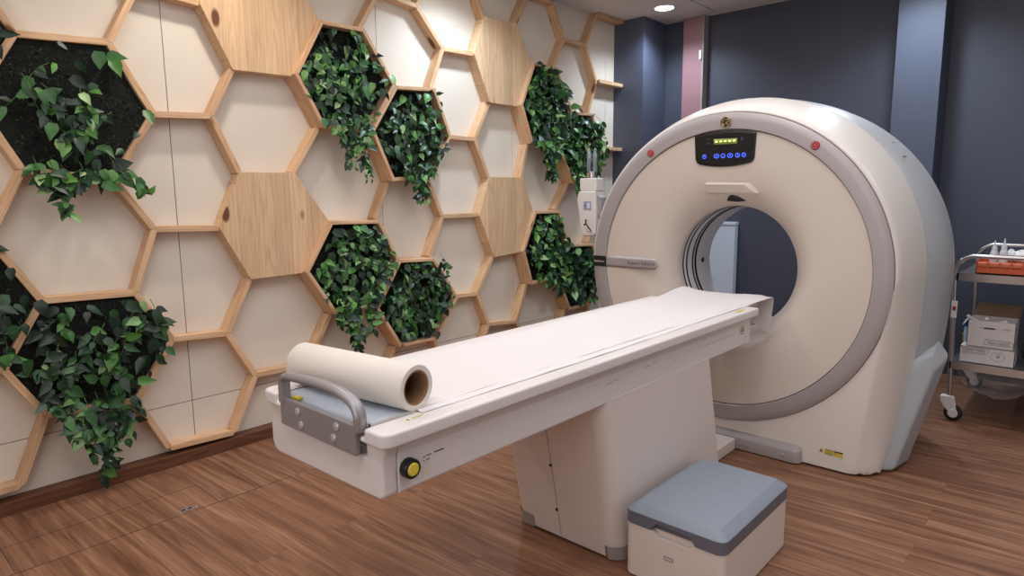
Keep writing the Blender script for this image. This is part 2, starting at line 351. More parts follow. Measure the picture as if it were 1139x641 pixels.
def cell(u, v): return [(u+1, v), (u+.5, v+1), (u-.5, v+1), (u-1, v), (u-.5, v-1), (u+.5, v-1)]
def poly(c): return [VV[k] for k in cell(*c)]
WOOD = [(1.5, 3), (1.5, -1), (7.5, 3), (7.5, -1)]
DEEP = [(3, 2), (3, -2), (4.5, 1), (4.5, -3), (9, 2), (10.5, 1), (9, -2), (10.5, -3)]
FLUSH = [(-1.5, 1), (-1.5, -3), (-3, -2), (-3, 2)]
cells = []
for ci in range(-3, 9):
    for v in (range(-4, 5, 2) if ci % 2 == 0 else range(-3, 4, 2)): cells.append((1.5*ci, v))
skip = set()
for c in WOOD+DEEP:
    k = cell(*c)
    for i in range(6): skip.add(frozenset((k[i], k[(i+1) % 6])))
edges = set()
for c in cells:
    k = cell(*c)
    for i in range(6):
        e = frozenset((k[i], k[(i+1) % 6]))
        if e in skip: continue
        if c[0] == 12 and any(q_[0] > 12.5 for q_ in e): continue
        edges.add(e)

def board(name, pl, x0, x1, a, bb, m, parent):
    """plate with outline pl in the (y,z) wall plane, grain along a->bb"""
    A = Vector((0, a[0], a[1])); B = Vector((0, bb[0], bb[1]))
    ex = (B-A).normalized(); ez = Vector((1, 0, 0)); ey = ez.cross(ex)
    loc = [((Vector((0, p[0], p[1]))-A).dot(ex), (Vector((0, p[0], p[1]))-A).dot(ey)) for p in pl]
    o = MB().prism(loc, 'z', x0, x1).build(name, m, None, bevel=.0018, seg=1)
    o.matrix_world = Matrix(((ex.x, ey.x, ez.x, A.x), (ex.y, ey.y, ez.y, A.y), (ex.z, ey.z, ez.z, A.z), (0, 0, 0, 1)))
    o.parent = parent
    return o

lat = thing('honeycomb_lattice', 'wall-wide honeycomb lattice of pale pine strips on the cream left wall', 'wall lattice')
W = .031
ekey = sorted(edges, key=lambda e: (-max(k[0] for k in e), min(k[1] for k in e)))
for e in sorted(edges, key=lambda e: sorted(e)):
    k1, k2 = sorted(e)
    a, bb = Vector(VV[k1]), Vector(VV[k2])
    d = (bb-a); L_ = d.length; d.normalize(); n = Vector((-d.y, d.x)); t = W/2*math.tan(R(30))
    if k2[0] == 12.5:
        pl = [a, a+d*t-n*W/2, bb-n*W/2, bb+n*W/2, a+d*t+n*W/2]
    else:
        pl = [a, a+d*t-n*W/2, bb-d*t-n*W/2, bb, bb-d*t+n*W/2, a+d*t+n*W/2]
    x1 = .03 if k1[0] >= 11.5 and k2[0] == 12.5 else 0
    board('lattice_bar', [tuple(p) for p in pl], WX, x1, tuple(a), tuple(bb), M_pine, lat)
print('lattice bars', len(edges))

wl = {(1.5, 3): 'solid hexagonal pine panel meeting the ceiling, left of the top ivy planter',
      (1.5, -1): 'solid knotty pine hexagon panel low on the wall between cream hexagons, nearest the camera',
      (7.5, 3): 'tall pale pine hexagon panel high on the wall toward the dark corner',
      (7.5, -1): 'far lower pine hexagon panel beside the small planter near the scanner'}
for c in WOOD:
    p = poly(c); cy = sum(a[0] for a in p)/6; cz = sum(a[1] for a in p)/6
    pl = [(cy+(a[0]-cy)*1.03, cz+(a[1]-cz)*1.03) for a in p]
    # boards glued side by side: vertical grain
    o = board('wood_panel', pl, WX, .012, (cy, cz), (cy, cz+1), M_panel, None)
    tag(o, wl[c], 'wood panel', 'solid pine hexagons on the honeycomb wall')

# leaf shape (tip toward +X, face +Z)
def leaf_geo(L_, wd, fold, curl):
    ts = [0, .12, .32, .55, .8, 1.]; ws = [0, .62, 1., .82, .36, 0]
    v = []; mid = []; lf = []; rt = []
    for t, w in zip(ts, ws):
        x = t*L_; z = -curl*L_*t*t
        mid.append(len(v)); v.append((x, 0, z))
        if 0 < t < 1:
            hw = w*wd/2
            xo = x-(.1*L_ if t < .2 else 0)
            lf.append(len(v)); v.append((xo, hw, z+fold*hw)); rt.append(len(v)); v.append((xo, -hw, z+fold*hw))
    f = [(mid[0], mid[1], lf[0]), (mid[0], rt[0], mid[1])]
    for i in range(3):
        f.append((mid[i+1], mid[i+2], lf[i+1], lf[i])); f.append((mid[i+1], rt[i], rt[i+1], mid[i+2]))
    f += [(mid[4], mid[5], lf[3]), (mid[4], rt[3], mid[5])]
    return v, f
def put_leaf(b, p, d, n, L_, wd, fold=.35, curl=.15):
    d = d.normalized(); n = (n-d*n.dot(d)).normalized(); y = n.cross(d)
    v, f = leaf_geo(L_, wd, fold, curl)
    b.add([p+d*a[0]+y*a[1]+n*a[2] for a in v], f)
def rv(r, s): return Vector((r.uniform(-s, s), r.uniform(-s, s), r.uniform(-s, s)))
def inside(p, pl):
    s = False
    for i in range(len(pl)):
        a, c = pl[i], pl[i-1]
        if (a[1] > p[1]) != (c[1] > p[1]) and p[0] < (c[0]-a[0])*(p[1]-a[1])/(c[1]-a[1])+a[0]: s = not s
    return s

def planter(c, label, deep=True):
    p = poly(c); cy = sum(a[0] for a in p)/6; cz = sum(a[1] for a in p)/6
    r = random.Random(hash(c) & 1023)
    r = random.Random(int(c[0]*10+c[1]*7+500))
    root = thing('hexagonal_planter' if deep else 'moss_panel', label, 'planter' if deep else 'moss panel')
    k = .022/.28 if deep else .017/.28
    inn = [(cy+(a[0]-cy)*(1-k), cz+(a[1]-cz)*(1-k)) for a in p]
    if deep:
        for i in range(6):
            j = (i+1) % 6
            board('side_board', [p[i], p[j], inn[j], inn[i]], WX, .052, p[i], p[j], M_pine, root)
    xb = -.018
    bk = MB().prism(inn, 'x', WX+.001, xb).build('moss_backing', M_mossbase, root)
    # short dark sprigs covering the backing
    b = MB()
    for _ in range(750):
        while True:
            q_ = (r.uniform(cy-.34, cy+.34), r.uniform(cz-.3, cz+.3))
            if inside(q_, inn): break
        d = Vector((r.uniform(.2, 1), r.uniform(-1, 1), r.uniform(-1, .6))).normalized()
        pp = Vector((xb, *q_)); w_ = d.cross(Vector((1, 0, 0))).normalized()*.004; l_ = r.uniform(.012, .034)
        b.add([pp-w_, pp+w_, pp+d*l_], [(0, 1, 2)])
    o = mesh_obj('moss_sprigs', b.v, b.f, M_moss, root); o['kind'] = 'stuff'
    base_at(root, (0, cy, cz))
    return p, inn, cy, cz

def ivy(c, geo, label, n, hang, seed, size=.058, lm=LEAF_MID, dense_low=.0, out=.09, vines=7):
    p, inn, cy, cz = geo
    r = random.Random(seed)
    root = thing('trailing_ivy', label, 'ivy')
    b = MB(); s = []
    xo = .0
    def leaf(pos, sz=None, flat=.55):
        d = Vector((r.uniform(.0, .5), r.uniform(-.8, .8), r.uniform(-1.3, .15)))
        nn = Vector((1, r.uniform(-.5, .1), r.uniform(.0, .8)))+rv(r, flat)
        l_ = (sz or size)*r.uniform(.6, 1.35)
        put_leaf(b, pos, d, nn, l_, l_*r.uniform(.48, .74), r.uniform(.1, .5), r.uniform(0, .35))
    for _ in range(n):
        for _t in range(60):
            q_ = (r.uniform(cy-.33, cy+.33), r.uniform(cz-.29, cz+.29))
            if inside(q_, inn) and inside((q_[0]-.035, q_[1]), inn) and inside((q_[0]-.01, q_[1]-.03), inn): break
        else: continue
        k_ = .35+.75*smoothstep(-.1, .25, q_[0]-cy)
        leaf(Vector((r.uniform(.0, out*k_), *q_)))
    # vines wandering inside the hexagon
    for _ in range(vines):
        q0 = Vector((r.uniform(.02, .05), cy+r.uniform(-.2, .2), cz+r.uniform(-.02, .22))); pts = [q0]
        ang = r.uniform(-2.6, -.5)
        for i in range(8):
            ang += r.uniform(-.35, .35)
            nx = pts[-1]+Vector((r.uniform(-.006, .012), math.cos(ang)*.034, math.sin(ang)*.034))
            if not inside((nx.y, nx.z), inn): break
            pts.append(nx)
            leaf(nx, size*.9, .35)
        if len(pts) > 2: s.append((pts, .0018))
    # hanging strands
    for (y0, z0, ln, lean, dens) in hang:
        pts = [Vector((.03, y0, z0+.05)), Vector((.075, y0, z0+.02))]
        k = max(3, int(ln/.022))
        for i in range(k):
            q_ = pts[-1]+Vector((r.uniform(-.005, .005), lean*.022+r.uniform(-.007, .007), -.022)); pts.append(q_)
            for _ in range(dens): leaf(q_+rv(r, .022), size*(1.0 if i < k*.8 else .7), .6)
        s.append((pts, .0016))
    mesh_obj('foliage', b.v, b.f, lm, root, smooth=True, ang=None)
    for pts, rr_ in s:
        t_ = MB().tube(pts, rr_, 5); mesh_obj('stem', t_.v, t_.f, M_stem, root, smooth=True, ang=None)
    tag(root, label, 'ivy')
    base_at(root, (0, cy, cz))

G = {}
G[(-1.5, 1)] = planter((-1.5, 1), 'large dark moss hexagon at upper left of the wall, under sparse ivy', False)
G[(-1.5, -3)] = planter((-1.5, -3), 'dark moss hexagon at lower left, just above the brown skirting', False)
G[(-3, -2)] = planter((-3, -2), 'moss hexagon cut off by the left picture edge, mid height', False)
G[(-3, 2)] = planter((-3, 2), 'moss hexagon sliver at the top left picture corner', False)
G[(3, 2)] = planter((3, 2), 'deep pine hexagonal planter high on the wall, right of the large top pine panel')
G[(3, -2)] = planter((3, -2), 'deep pine hexagonal planter right of the lower knotty pine hexagon, above the paper roll')
G[(4.5, 1)] = planter((4.5, 1), 'deep pine hexagonal planter stepping down right from the top planter')
G[(4.5, -3)] = planter((4.5, -3), 'deep pine hexagonal planter just above the middle of the table edge')
G[(9, 2)] = planter((9, 2), 'deep pine hexagonal planter right of the tall far pine panel')
G[(10.5, 1)] = planter((10.5, 1), 'deep pine hexagonal planter behind the white injector, nearest the dark corner')
G[(9, -2)] = planter((9, -2), 'deep pine hexagonal planter right of the far lower pine panel')
G[(10.5, -3)] = planter((10.5, -3), 'lowest far pine planter, partly hidden by the scanner rim')
def bot(g_): return g_[3]-.26
g_ = G[(-1.5, 1)]
ivy((-1.5, 1), g_, 'sparse green ivy sprays spilling over the upper left moss hexagon', 26, [(-.64, 1.55, .05, 0, 3), (-.58, 1.53, .07, 0, 3), (-.54, 1.52, .19, .02, 3), (-.47, 1.54, .08, .1, 3), (-.40, 1.54, .05, .2, 3), (-.34, 1.56, .05, .2, 2), (-.32, 1.55, .17, .75, 1)], 11, .07, LEAF_MID, vines=8)
g_ = G[(-1.5, -3)]
ivy((-1.5, -3), g_, 'ivy hanging from the lower left moss hexagon down across the skirting', 80, [(-.66, .48, .05, 0, 2), (-.60, .45, .17, 0, 2), (-.55, .45, .28, .08, 2), (-.50, .45, .40, .05, 1), (-.46, .46, .34, .02, 3), (-.42, .46, .22, .1, 2), (-.36, .46, .14, .1, 1), (-.22, .86, .10, .2, 3)], 12, .07, LEAF_DARK, vines=12)
ivy((-3, -2), G[(-3, -2)], 'ivy in the mid-height hexagon cut by the left picture edge', 45, [(-1.1, .78, .1, 0, 2)], 13, .07, LEAF_DARK)
ivy((-3, 2), G[(-3, 2)], 'ivy in the hexagon at the top left picture corner', 30, [(-1.1, 1.9, .06, 0, 2)], 14, .07, LEAF_DARK)
def hp(px_y, z0, ln, lean=0, d=3): return (px_y, z0, ln, lean, d)
c = (3, 2); g_ = G[c]
ivy(c, g_, 'bushy ivy in the high planter, a long strand hanging over its lower right', 150, [(.90, 1.86, .12, .1, 3), (.95, 1.86, .30, .12, 3), (1.02, 1.88, .38, .10, 3), (1.08, 1.90, .20, .05, 3), (.86, 1.86, .08, .1, 2)], 21, .06, LEAF_MID, out=.08, vines=16)
c = (3, -2); g_ = G[c]
ivy(c, g_, 'ivy in the planter above the paper roll, strands hanging toward the table', 170, [(.84, .76, .16, .1, 3), (.91, .76, .34, .05, 3), (.98, .77, .36, .05, 3), (1.05, .80, .30, .05, 3), (1.12, .84, .12, 0, 3)], 22, .06, LEAF_MID, out=.08, vines=14)
c = (4.5, 1); g_ = G[c]
ivy(c, g_, 'dense dark ivy in the planter stepping down from the high one, drooping lower right', 210, [(1.42, 1.60, .12, .05, 3), (1.48, 1.60, .26, .0, 4), (1.54, 1.60, .25, .05, 3), (1.60, 1.63, .10, 0, 4), (1.66, 1.72, .08, 0, 3)], 23, .06, LEAF_DARK, out=.09, vines=14)
c = (4.5, -3); g_ = G[c]
ivy(c, g_, 'thick dark ivy filling the planter above the table edge', 230, [(1.55, .56, .06, .1, 3), (1.64, .66, .10, 0, 3), (1.70, .95, .10, 0, 3)], 24, .058, LEAF_DARK, out=.09, vines=14)
c = (9, 2); g_ = G[c]
ivy(c, g_, 'full glossy ivy in the planter right of the tall pine panel, trailing below it', 260, [(2.84, 1.84, .16, .05, 4), (2.90, 1.84, .34, .02, 4), (2.96, 1.86, .20, .0, 4), (3.02, 1.95, .2, 0, 4), (2.76, 1.86, .06, .1, 4), (2.80, 2.42, .14, 0, 5), (2.95, 2.42, .12, 0, 5)], 25, .075, LEAF_MID, out=.13, vines=8)
c = (10.5, 1); g_ = G[c]
ivy(c, g_, 'full ivy behind the white injector, nearest the dark corner', 260, [(3.28, 1.58, .16, 0, 4), (3.36, 1.58, .1, 0, 4), (3.56, 1.75, .2, 0, 4), (3.62, 2.05, .25, 0, 4)], 26, .075, LEAF_MID, out=.14, vines=8)
c = (9, -2); g_ = G[c]
ivy(c, g_, 'ivy in the small far planter left of the scanner rim, overflowing to the right', 150, [(3.02, .98, .26, .1, 4), (3.10, 1.0, .42, .02, 3), (2.96, .90, .30, .05, 3), (3.06, .80, .3, 0, 3), (2.90, .80, .16, 0, 3)], 27, .068, LEAF_MID, out=.10, vines=8)
c = (10.5, -3); g_ = G[c]
ivy(c, g_, 'dark ivy in the lowest far planter against the scanner rim', 260, [(3.26, .62, .14, 0, 3)], 28, .07, LEAF_DARK, out=.12, vines=8)

# ------------------------------------------------------------ text
FX = Matrix(((0,0,1,0),(1,0,0,0),(0,1,0,0),(0,0,0,1)))      # faces +x
FY = Matrix(((1,0,0,0),(0,0,-1,0),(0,1,0,0),(0,0,0,1)))     # faces -y
FZ = Matrix(((0,-1,0,0),(1,0,0,0),(0,0,1,0),(0,0,0,1)))     # lies on top, read from +x
def text(name, s, size, loc, face, m, parent, fn=None, shear=0, rot=0, space=1, thin=.0006, xs=1):
    cu = bpy.data.curves.new(name, 'FONT'); cu.body = s; cu.size = size; cu.align_x = 'CENTER'; cu.align_y = 'CENTER'
    cu.shear = shear; cu.space_character = space; cu.extrude = thin; cu.resolution_u = 3
    t = bpy.data.objects.new(name, cu); C.objects.link(t)
    bpy.context.view_layer.update()
    me = bpy.data.meshes.new_from_object(t)
    bpy.data.objects.remove(t); me.name = name
    Mx = Matrix.Translation(loc) @ face @ Matrix.Rotation(rot, 4, 'Z') @ Matrix.Diagonal((xs, 1, 1, 1))
    for v in me.vertices:
        p = Mx @ v.co
        if fn: p = fn(p)
        v.co = p
    me.materials.clear(); me.materials.append(m)
    o = bpy.data.objects.new(name, me); C.objects.link(o)
    if parent: o.parent = parent; o.location = -Vector(parent.location)
    return o
def local(o, parent):
    o.parent = parent; o.location = o.location - Vector(parent.location); return o
def cut(o, cutter, name='c'):
    co = cutter.build('cutter', M_black)
    md = o.modifiers.new('cut', 'BOOLEAN'); md.object = co; md.operation = 'DIFFERENCE'; md.solver = 'EXACT'
    bpy.context.view_layer.update()
    dg = bpy.context.evaluated_depsgraph_get()
    me = bpy.data.meshes.new_from_object(o.evaluated_get(dg)); me.name = o.name
    o.modifiers.clear(); o.data = me
    bpy.data.objects.remove(co)
    return o

# ------------------------------------------------------------ CT gantry
GX, GZ = 1.99, .99
ct = thing('ct_scanner_gantry', 'large white and silver ring-shaped CT scanner gantry standing before the dark wall', 'CT scanner')
def face_y(r):
    return 2.028+.172*math.exp(-(r-.35)/.075) + .0
def bowl(x, z): return face_y(math.hypot(x-GX, z-GZ))
# bowl-shaped inner front cover
prof = [(.752, 2.05), (.7515, 2.030)]
rs = [.7505-.4005*(i/30) for i in range(31)]
prof += [(r, face_y(r)) for r in rs] + [(.347, 2.215), (.347, 2.25), (.40, 2.252)]
o = MB().lathe([(r, y) for r, y in prof], (GX, 0, GZ), 'y', 160)
o.f = [f for f in o.f if len(f) == 4]
o.build('front_cover', M_gwhite, ct, smooth=True, ang=50)
MB().lathe([(.742, 2.034), (.764, 2.034), (.764, 2.06), (.742, 2.06)], (GX, 0, GZ), 'y', 128, closed=True).build('shadow_gap', M_blackband, ct)
MB().lathe([(.7555, 2.05), (.7555, 2.020), (.758, 2.0165), (.80, 2.017), (.838, 2.0215), (.8415, 2.025), (.843, 2.05)], (GX, 0, GZ), 'y', 160, closed=True).build('silver_ring', M_ring, ct, smooth=True, ang=40)

def hw(z, a, wb, p): return wb+(a-wb)*(1-max(0, 1-z/GZ)**p)
def rad(th, a, b_, wb, p):
    c_, s_ = math.cos(th), math.sin(th)
    if s_ >= 0: return 1/math.sqrt((c_/a)**2+(s_/b_)**2)
    lim = (GZ-.012)/max(-s_, 1e-9); lo, hi = 0, min(lim, 2.5)
    f = lambda r: r*abs(c_)-hw(GZ+r*s_, a, wb, p)
    if f(hi) < 0: return hi
    for _ in range(40):
        m_ = (lo+hi)/2
        if f(m_) < 0: lo = m_
        else: hi = m_
    return lo
# angles: put extra samples near the bottom corners
TH = [2*pi*i/360 for i in range(360)]
def seam_y(z): return 2.15+.25*(1-(1-min(1, max(0, z)/.8))**2)+.02*smoothstep(.8, 1.6, z)
def sec(th, a, b_, wb, p): 
    r = rad(th, a, b_, wb, p); return GX+r*math.cos(th), GZ+r*math.sin(th)
rings = []
rings.append([(GX+.843*math.cos(t), 2.04, GZ+.843*math.sin(t)) for t in TH])
rings.append([(GX+.846*math.cos(t), 2.034, GZ+.846*math.sin(t)) for t in TH])
for i, t_ in enumerate([0, .03, .08, .16, .28, .42, .6, .8, 1]):
    g_ = 1-(1-t_)**2.2
    a = .859+(.903-.859)*g_; bb_ = .857+(.950-.857)*g_; wb = .718+(.818-.718)*g_; p = .8+1.25*g_
    if i == 0: a, bb_, wb = a-.006, bb_-.006, wb-.006
    row = []
    for th in TH:
        x, z = sec(th, a, bb_, wb, p)
        row.append((x, 2.034+(seam_y(z)-2.034)*t_, z))
    rings.append(row)
b = MB(); n = len(TH)
for j, row in enumerate(rings):
    b.v += row
    if j:
        for i in range(n):
            i2 = (i+1) % n; b.f.append(((j-1)*n+i, (j-1)*n+i2, j*n+i2, j*n+i))
b.build('outer_shell', M_gshell, ct, smooth=True, ang=40)
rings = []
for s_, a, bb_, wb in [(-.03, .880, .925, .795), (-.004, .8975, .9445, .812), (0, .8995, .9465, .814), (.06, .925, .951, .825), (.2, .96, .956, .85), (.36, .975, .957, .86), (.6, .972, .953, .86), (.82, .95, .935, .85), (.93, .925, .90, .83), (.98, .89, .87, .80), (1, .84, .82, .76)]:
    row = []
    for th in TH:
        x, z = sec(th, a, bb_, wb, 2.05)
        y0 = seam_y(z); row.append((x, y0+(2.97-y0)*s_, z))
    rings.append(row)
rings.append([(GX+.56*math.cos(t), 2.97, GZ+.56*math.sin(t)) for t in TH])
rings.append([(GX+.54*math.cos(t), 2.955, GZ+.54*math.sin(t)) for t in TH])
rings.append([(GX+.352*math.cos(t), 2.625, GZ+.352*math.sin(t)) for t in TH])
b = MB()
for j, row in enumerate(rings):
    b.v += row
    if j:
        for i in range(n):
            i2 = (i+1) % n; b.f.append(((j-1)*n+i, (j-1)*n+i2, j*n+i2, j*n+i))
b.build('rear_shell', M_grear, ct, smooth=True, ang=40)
# bore liner with black bands
MB().lathe([(.349, 2.245), (.349, 2.622), (.357, 2.622), (.357, 2.245)], (GX, 0, GZ), 'y', 120, closed=True).build('bore_liner', M_liner, ct, smooth=True, ang=40)
for y0, y1 in ((2.250, 2.265), (2.297, 2.311), (2.374, 2.388), (2.408, 2.430)):
    MB().lathe([(.3465, y0), (.3465, y1), (.3495, y1), (.3495, y0)], (GX, 0, GZ), 'y', 120, closed=True).build('black_band', M_blackband, ct, smooth=True, ang=40)
a_ = R(181)
MB().lathe([(.016, 0), (.016, .004), (0, .004)], (GX-.349, 2.521, .984), 'x', 20).build('laser_port', M_black, ct)
# side fins
for sx in (1, -1):
    X = lambda x: GX+sx*(x-GX)
    v = [(2.79, 2.160, .01), (2.855, 2.205, .01), (2.885, 2.40, .01), (2.70, 2.62, .01),
         (2.86, 2.315, .50), (2.965, 2.40, .515), (3.005, 2.56, .575), (2.78, 2.66, .60),
         (2.86, 2.36, .55), (2.945, 2.45, .60), (2.935, 2.60, .655), (2.80, 2.62, .68)]
    v = [(X(x), y, z) for x, y, z in v]
    b = MB().add(v, [(0, 1, 5, 4), (1, 2, 6, 5), (2, 3, 7, 6), (3, 0, 4, 7), (4, 5, 9, 8), (5, 6, 10, 9), (6, 7, 11, 10), (7, 4, 8, 11), (8, 9, 10, 11), (0, 3, 2, 1)])
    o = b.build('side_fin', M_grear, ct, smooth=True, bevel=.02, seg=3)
# stripe with name plate on the left
def decal(name, x0, x1, zf0, zf1, m, off, nx=30, nz=4, surf=bowl, parent=ct, thick=.003):
    v = []; f = []
    for i in range(nx+1):
        x = x0+(x1-x0)*i/nx
        for j in range(nz+1):
            z = zf0(x)+(zf1(x)-zf0(x))*j/nz; v.append((x, surf(x, z)-off, z))
    for i in range(nx):
        for j in range(nz):
            k = i*(nz+1)+j; f.append((k, k+nz+1, k+nz+2, k+1))
    o = mesh_obj(name, v, f, m, parent, smooth=True, ang=None)
    sd = o.modifiers.new('s', 'SOLIDIFY'); sd.thickness = thick; sd.offset = -1 if True else 1
    return o
def stripe_end(x, s):
    xe = 1.603; r_ = .033
    return .9925+s*(r_ if x < xe-r_ else math.sqrt(max(0, r_*r_-(x-xe+r_)**2)))
decal('side_stripe', 1.232, 1.603, lambda x: stripe_end(x, -1), lambda x: stripe_end(x, 1), M_ring, .0035, 60, surf=lambda x, z: min(bowl(x, z), 2.028))
pl_ = MB().box(1.148, 1.237, 2.0125, 2.03, .958, 1.024).build('name_plate', M_stripblack, ct, bevel=.0015)
text('name_plate_text', 'BrightSpeed', .0155, (1.192, 2.012, .990), FY, M_gwhite, ct, thin=.0004)
text('stripe_text', 'Expert Edition', .028, (1.487, 2.02, .9915), FY, M_ink, ct, fn=lambda p: Vector((p.x, min(bowl(p.x, p.z), 2.028)-.0042-(2.02-p.y)*.5, p.z)), space=1.15)
# control panel
def ptop(x): return GZ+math.sqrt(.7485**2-(x-GX)**2)
def pbot(x):
    u = (x-1.985)/.168
    base = 1.549+.022*u*u
    e = abs(u)
    if e > .84: base += .022*(1-math.sqrt(max(0, 1-((e-.84)/.16)**2)))
    return base
o = decal('control_panel', 1.817, 2.153, pbot, ptop, M_black, .007, 50, 12, thick=.006)
# outward slant of the right and left sides
for v in o.data.vertices:
    k = (v.co.z-1.55)/.17; v.co.x += (v.co.x-1.985)*.055*(k-.6)
def pan(x, z, o_=.0085): return Vector((x, bowl(x, z)-o_, z))
cp = o
d = decal('panel_display', 1.925, 2.056, lambda x: 1.668-.02*(x-1.99), lambda x: 1.697-.02*(x-1.99), M_disp, .0095, 8, 2, thick=.002, parent=cp)
b = MB()
for i in range(5):
    x = 1.941+i*.0248; y = bowl(x, 1.683)-.0102
    b.box(x-.0065, x+.0065, y-.001, y+.001, 1.6805, 1.6865)
b.build('display_segments', M_seg, cp)
text('panel_symbol', '1 Y', .017, (1.893, 0, 1.698), FY, M_inkgrey, cp, fn=lambda p: pan(p.x, p.z), thin=0)
text('panel_symbol', 'mm', .014, (1.895, 0, 1.678), FY, M_inkgrey, cp, fn=lambda p: pan(p.x, p.z), thin=0)
text('panel_symbol', '8', .022, (2.082, 0, 1.69), FY, M_inkgrey, cp, fn=lambda p: pan(p.x, p.z), thin=0)
for (x, w_, g_) in [(1.873, .010, '*'), (1.943, .014, '='), (1.980, .011, '-'), (2.019, .014, '+'), (2.060, .011, '|'), (2.094, .010, '/')]:
    z = 1.607
    # outlined key
    b = MB(); k = 20
    pts = [(x+(w_ if math.cos(2*pi*i/k) >= 0 else -w_)*0+math.cos(2*pi*i/k)*w_, z+math.sin(2*pi*i/k)*.0105) for i in range(k)]
    b.tube([pan(px_, pz_, .0095) for px_, pz_ in pts+[pts[0], pts[1]]], .0013, 5, cap=False)
    kb = b.build('panel_key', M_glow, cp)
    text('key_symbol', g_, .022, (x, 0, z-.001), FY, M_glow, kb, fn=lambda p: pan(p.x, p.z, .009), thin=0)
# round emblem on the ring
b = MB().lathe([(.030, 2.018), (.030, 2.012), (.026, 2.0095), (0, 2.0095)], (1.994, 0, 1.782), 'y', 40)
em = b.build('round_emblem', M_black, ct, smooth=True)
MB().lathe([(.0305, 2.011), (.0285, 2.0085), (.0255, 2.0085), (.0245, 2.011)], (1.994, 0, 1.782), 'y', 40, closed=True).build('emblem_rim', M_gold, em, smooth=True)
text('emblem_letters', 'GE', .042, (1.992, 2.0085, 1.782), FY, M_gold, em, shear=.35, space=.75, thin=.001)
for q_ in range(4):
    an = R(45+90*q_)
    pts = [(1.994+.021*math.cos(an+t*.25), 2.0085, 1.782+.021*math.sin(an+t*.25)) for t in range(-2, 3)]
    MB().tube(pts, [.0004, .0012, .002, .0012, .0004], 6).build('emblem_swirl', M_gold, em)
# emergency stops
for (x, z) in ((1.542, 1.641), (2.453, 1.636)):
    e_ = MB().lathe([(.021, 2.022), (.021, 2.012), (.0185, 2.010), (0, 2.010)], (x, 0, z), 'y', 32).build('stop_button', M_red, ct, smooth=True)
    MB().lathe([(.0150, 2.0105), (.0150, 2.0088), (.0134, 2.0088), (.0134, 2.0105)], (x, 0, z), 'y', 28, closed=True).build('button_mark', M_redlight, e_)
    text('button_symbol', '+', .024, (x, 2.009, z), FY, M_redlight, e_, thin=.0005)
# ledge above the bore with its laser window
v = [(1.862, 2.10, 1.478), (2.150, 2.10, 1.470), (2.185, 2.12, 1.405), (1.862, 2.12, 1.400),
     (1.880, 2.020, 1.462), (2.100, 2.020, 1.456), (2.165, 2.050, 1.404), (1.885, 2.045, 1.410)]
MB().add(v, [(4, 5, 6, 7), (0, 1, 5, 4), (1, 2, 6, 5), (2, 3, 7, 6), (3, 0, 4, 7), (0, 3, 2, 1)]).build('laser_ledge', M_gwhite, ct, smooth=True, bevel=.008, seg=3)
decal('laser_window', 1.960, 2.068, lambda x: 1.360+.004*((x-2.015)/.05)**2, lambda x: 1.366+.030*max(0, 1-((x-2.0)/(.042 if x < 2.0 else .068))**2), M_black, .003, 16, 3)
# bumper and base link
b = MB(); v = []; f = []
pl0 = rrect(1.51, 2.47, 1.992, 2.08, .038, 6); pl1 = rrect(1.512, 2.468, 1.995, 2.08, .037, 6); pl2 = rrect(1.53, 2.46, 2.04, 2.09, .02, 6)
m_ = len(pl0)
for pl, z in ((pl0, .008), (pl0, .066), (pl1, .071), (pl2, .098)): v += [(x, y, z) for x, y in pl]
f = [tuple(range(m_))[::-1], tuple(range(3*m_, 4*m_))]
for j in range(3):
    for i in range(m_): f.append((j*m_+i, j*m_+(i+1) % m_, (j+1)*m_+(i+1) % m_, (j+1)*m_+i))
bu = MB().add(v, f).build('bumper', M_bump, ct, smooth=True, ang=50)
for x in (1.61, 1.80, 2.197, 2.386):
    MB().lathe([(.007, 1.993), (.007, 1.9885), (.005, 1.987), (0, 1.987)], (x, 0, .041), 'y', 16).build('screw', M_screw, bu, smooth=True)
# warning labels low on the right
b = MB(); y = 2.0335
b.add([(2.548, y, .090), (2.574, y, .090), (2.561, y, .114)], [(0, 1, 2)])
wl_ = b.build('warning_triangle', M_warn, ct)
MB().add([(2.555, y-.0005, .094), (2.567, y-.0005, .094), (2.561, y-.0005, .106)], [(0, 1, 2)]).build('triangle_mark', M_ink, wl_)
l1 = MB().box(2.580, 2.618, y-.001, y, .086, .112).build('warning_label', M_warn, ct)
b = MB()
for s in ((2.580, 2.618, .110, .112), (2.580, 2.618, .086, .088), (2.580, 2.582, .086, .112), (2.616, 2.618, .086, .112), (2.588, 2.600, .104, .106), (2.588, 2.610, .098, .099), (2.588, 2.610, .093, .094)): b.box(s[0], s[1], y-.0015, y-.001, s[2], s[3])
b.build('label_print', M_ink, l1)
l2 = MB().box(2.622, 2.664, y-.001, y, .084, .112).build('warning_label', M_warn, ct)
MB().box(2.622, 2.664, y-.0015, y-.001, .105, .112).box(2.627, 2.632, y-.0015, y-.001, .094, .099).build('label_print', M_ink, l2)
# small slots in the rear shell
for th, yy in ((44.5, 2.56), (38.5, 2.52)):
    r0 = rad(R(th), .965, .955, .85, 2.05)+.001
    p0 = Vector((GX+r0*math.cos(R(th)), yy, GZ+r0*math.sin(R(th))))
    MB().tube([p0, p0+Vector((-.006, -.035, -.002))], .0025, 6).build('shell_slot', M_ink, ct)
base_at(ct, (GX, 2.45, 0))

# ------------------------------------------------------------ patient table
tb = thing('ct_patient_table', 'long white CT patient table on a slanted pedestal reaching into the scanner bore', 'scanner table')
TX = 2.0
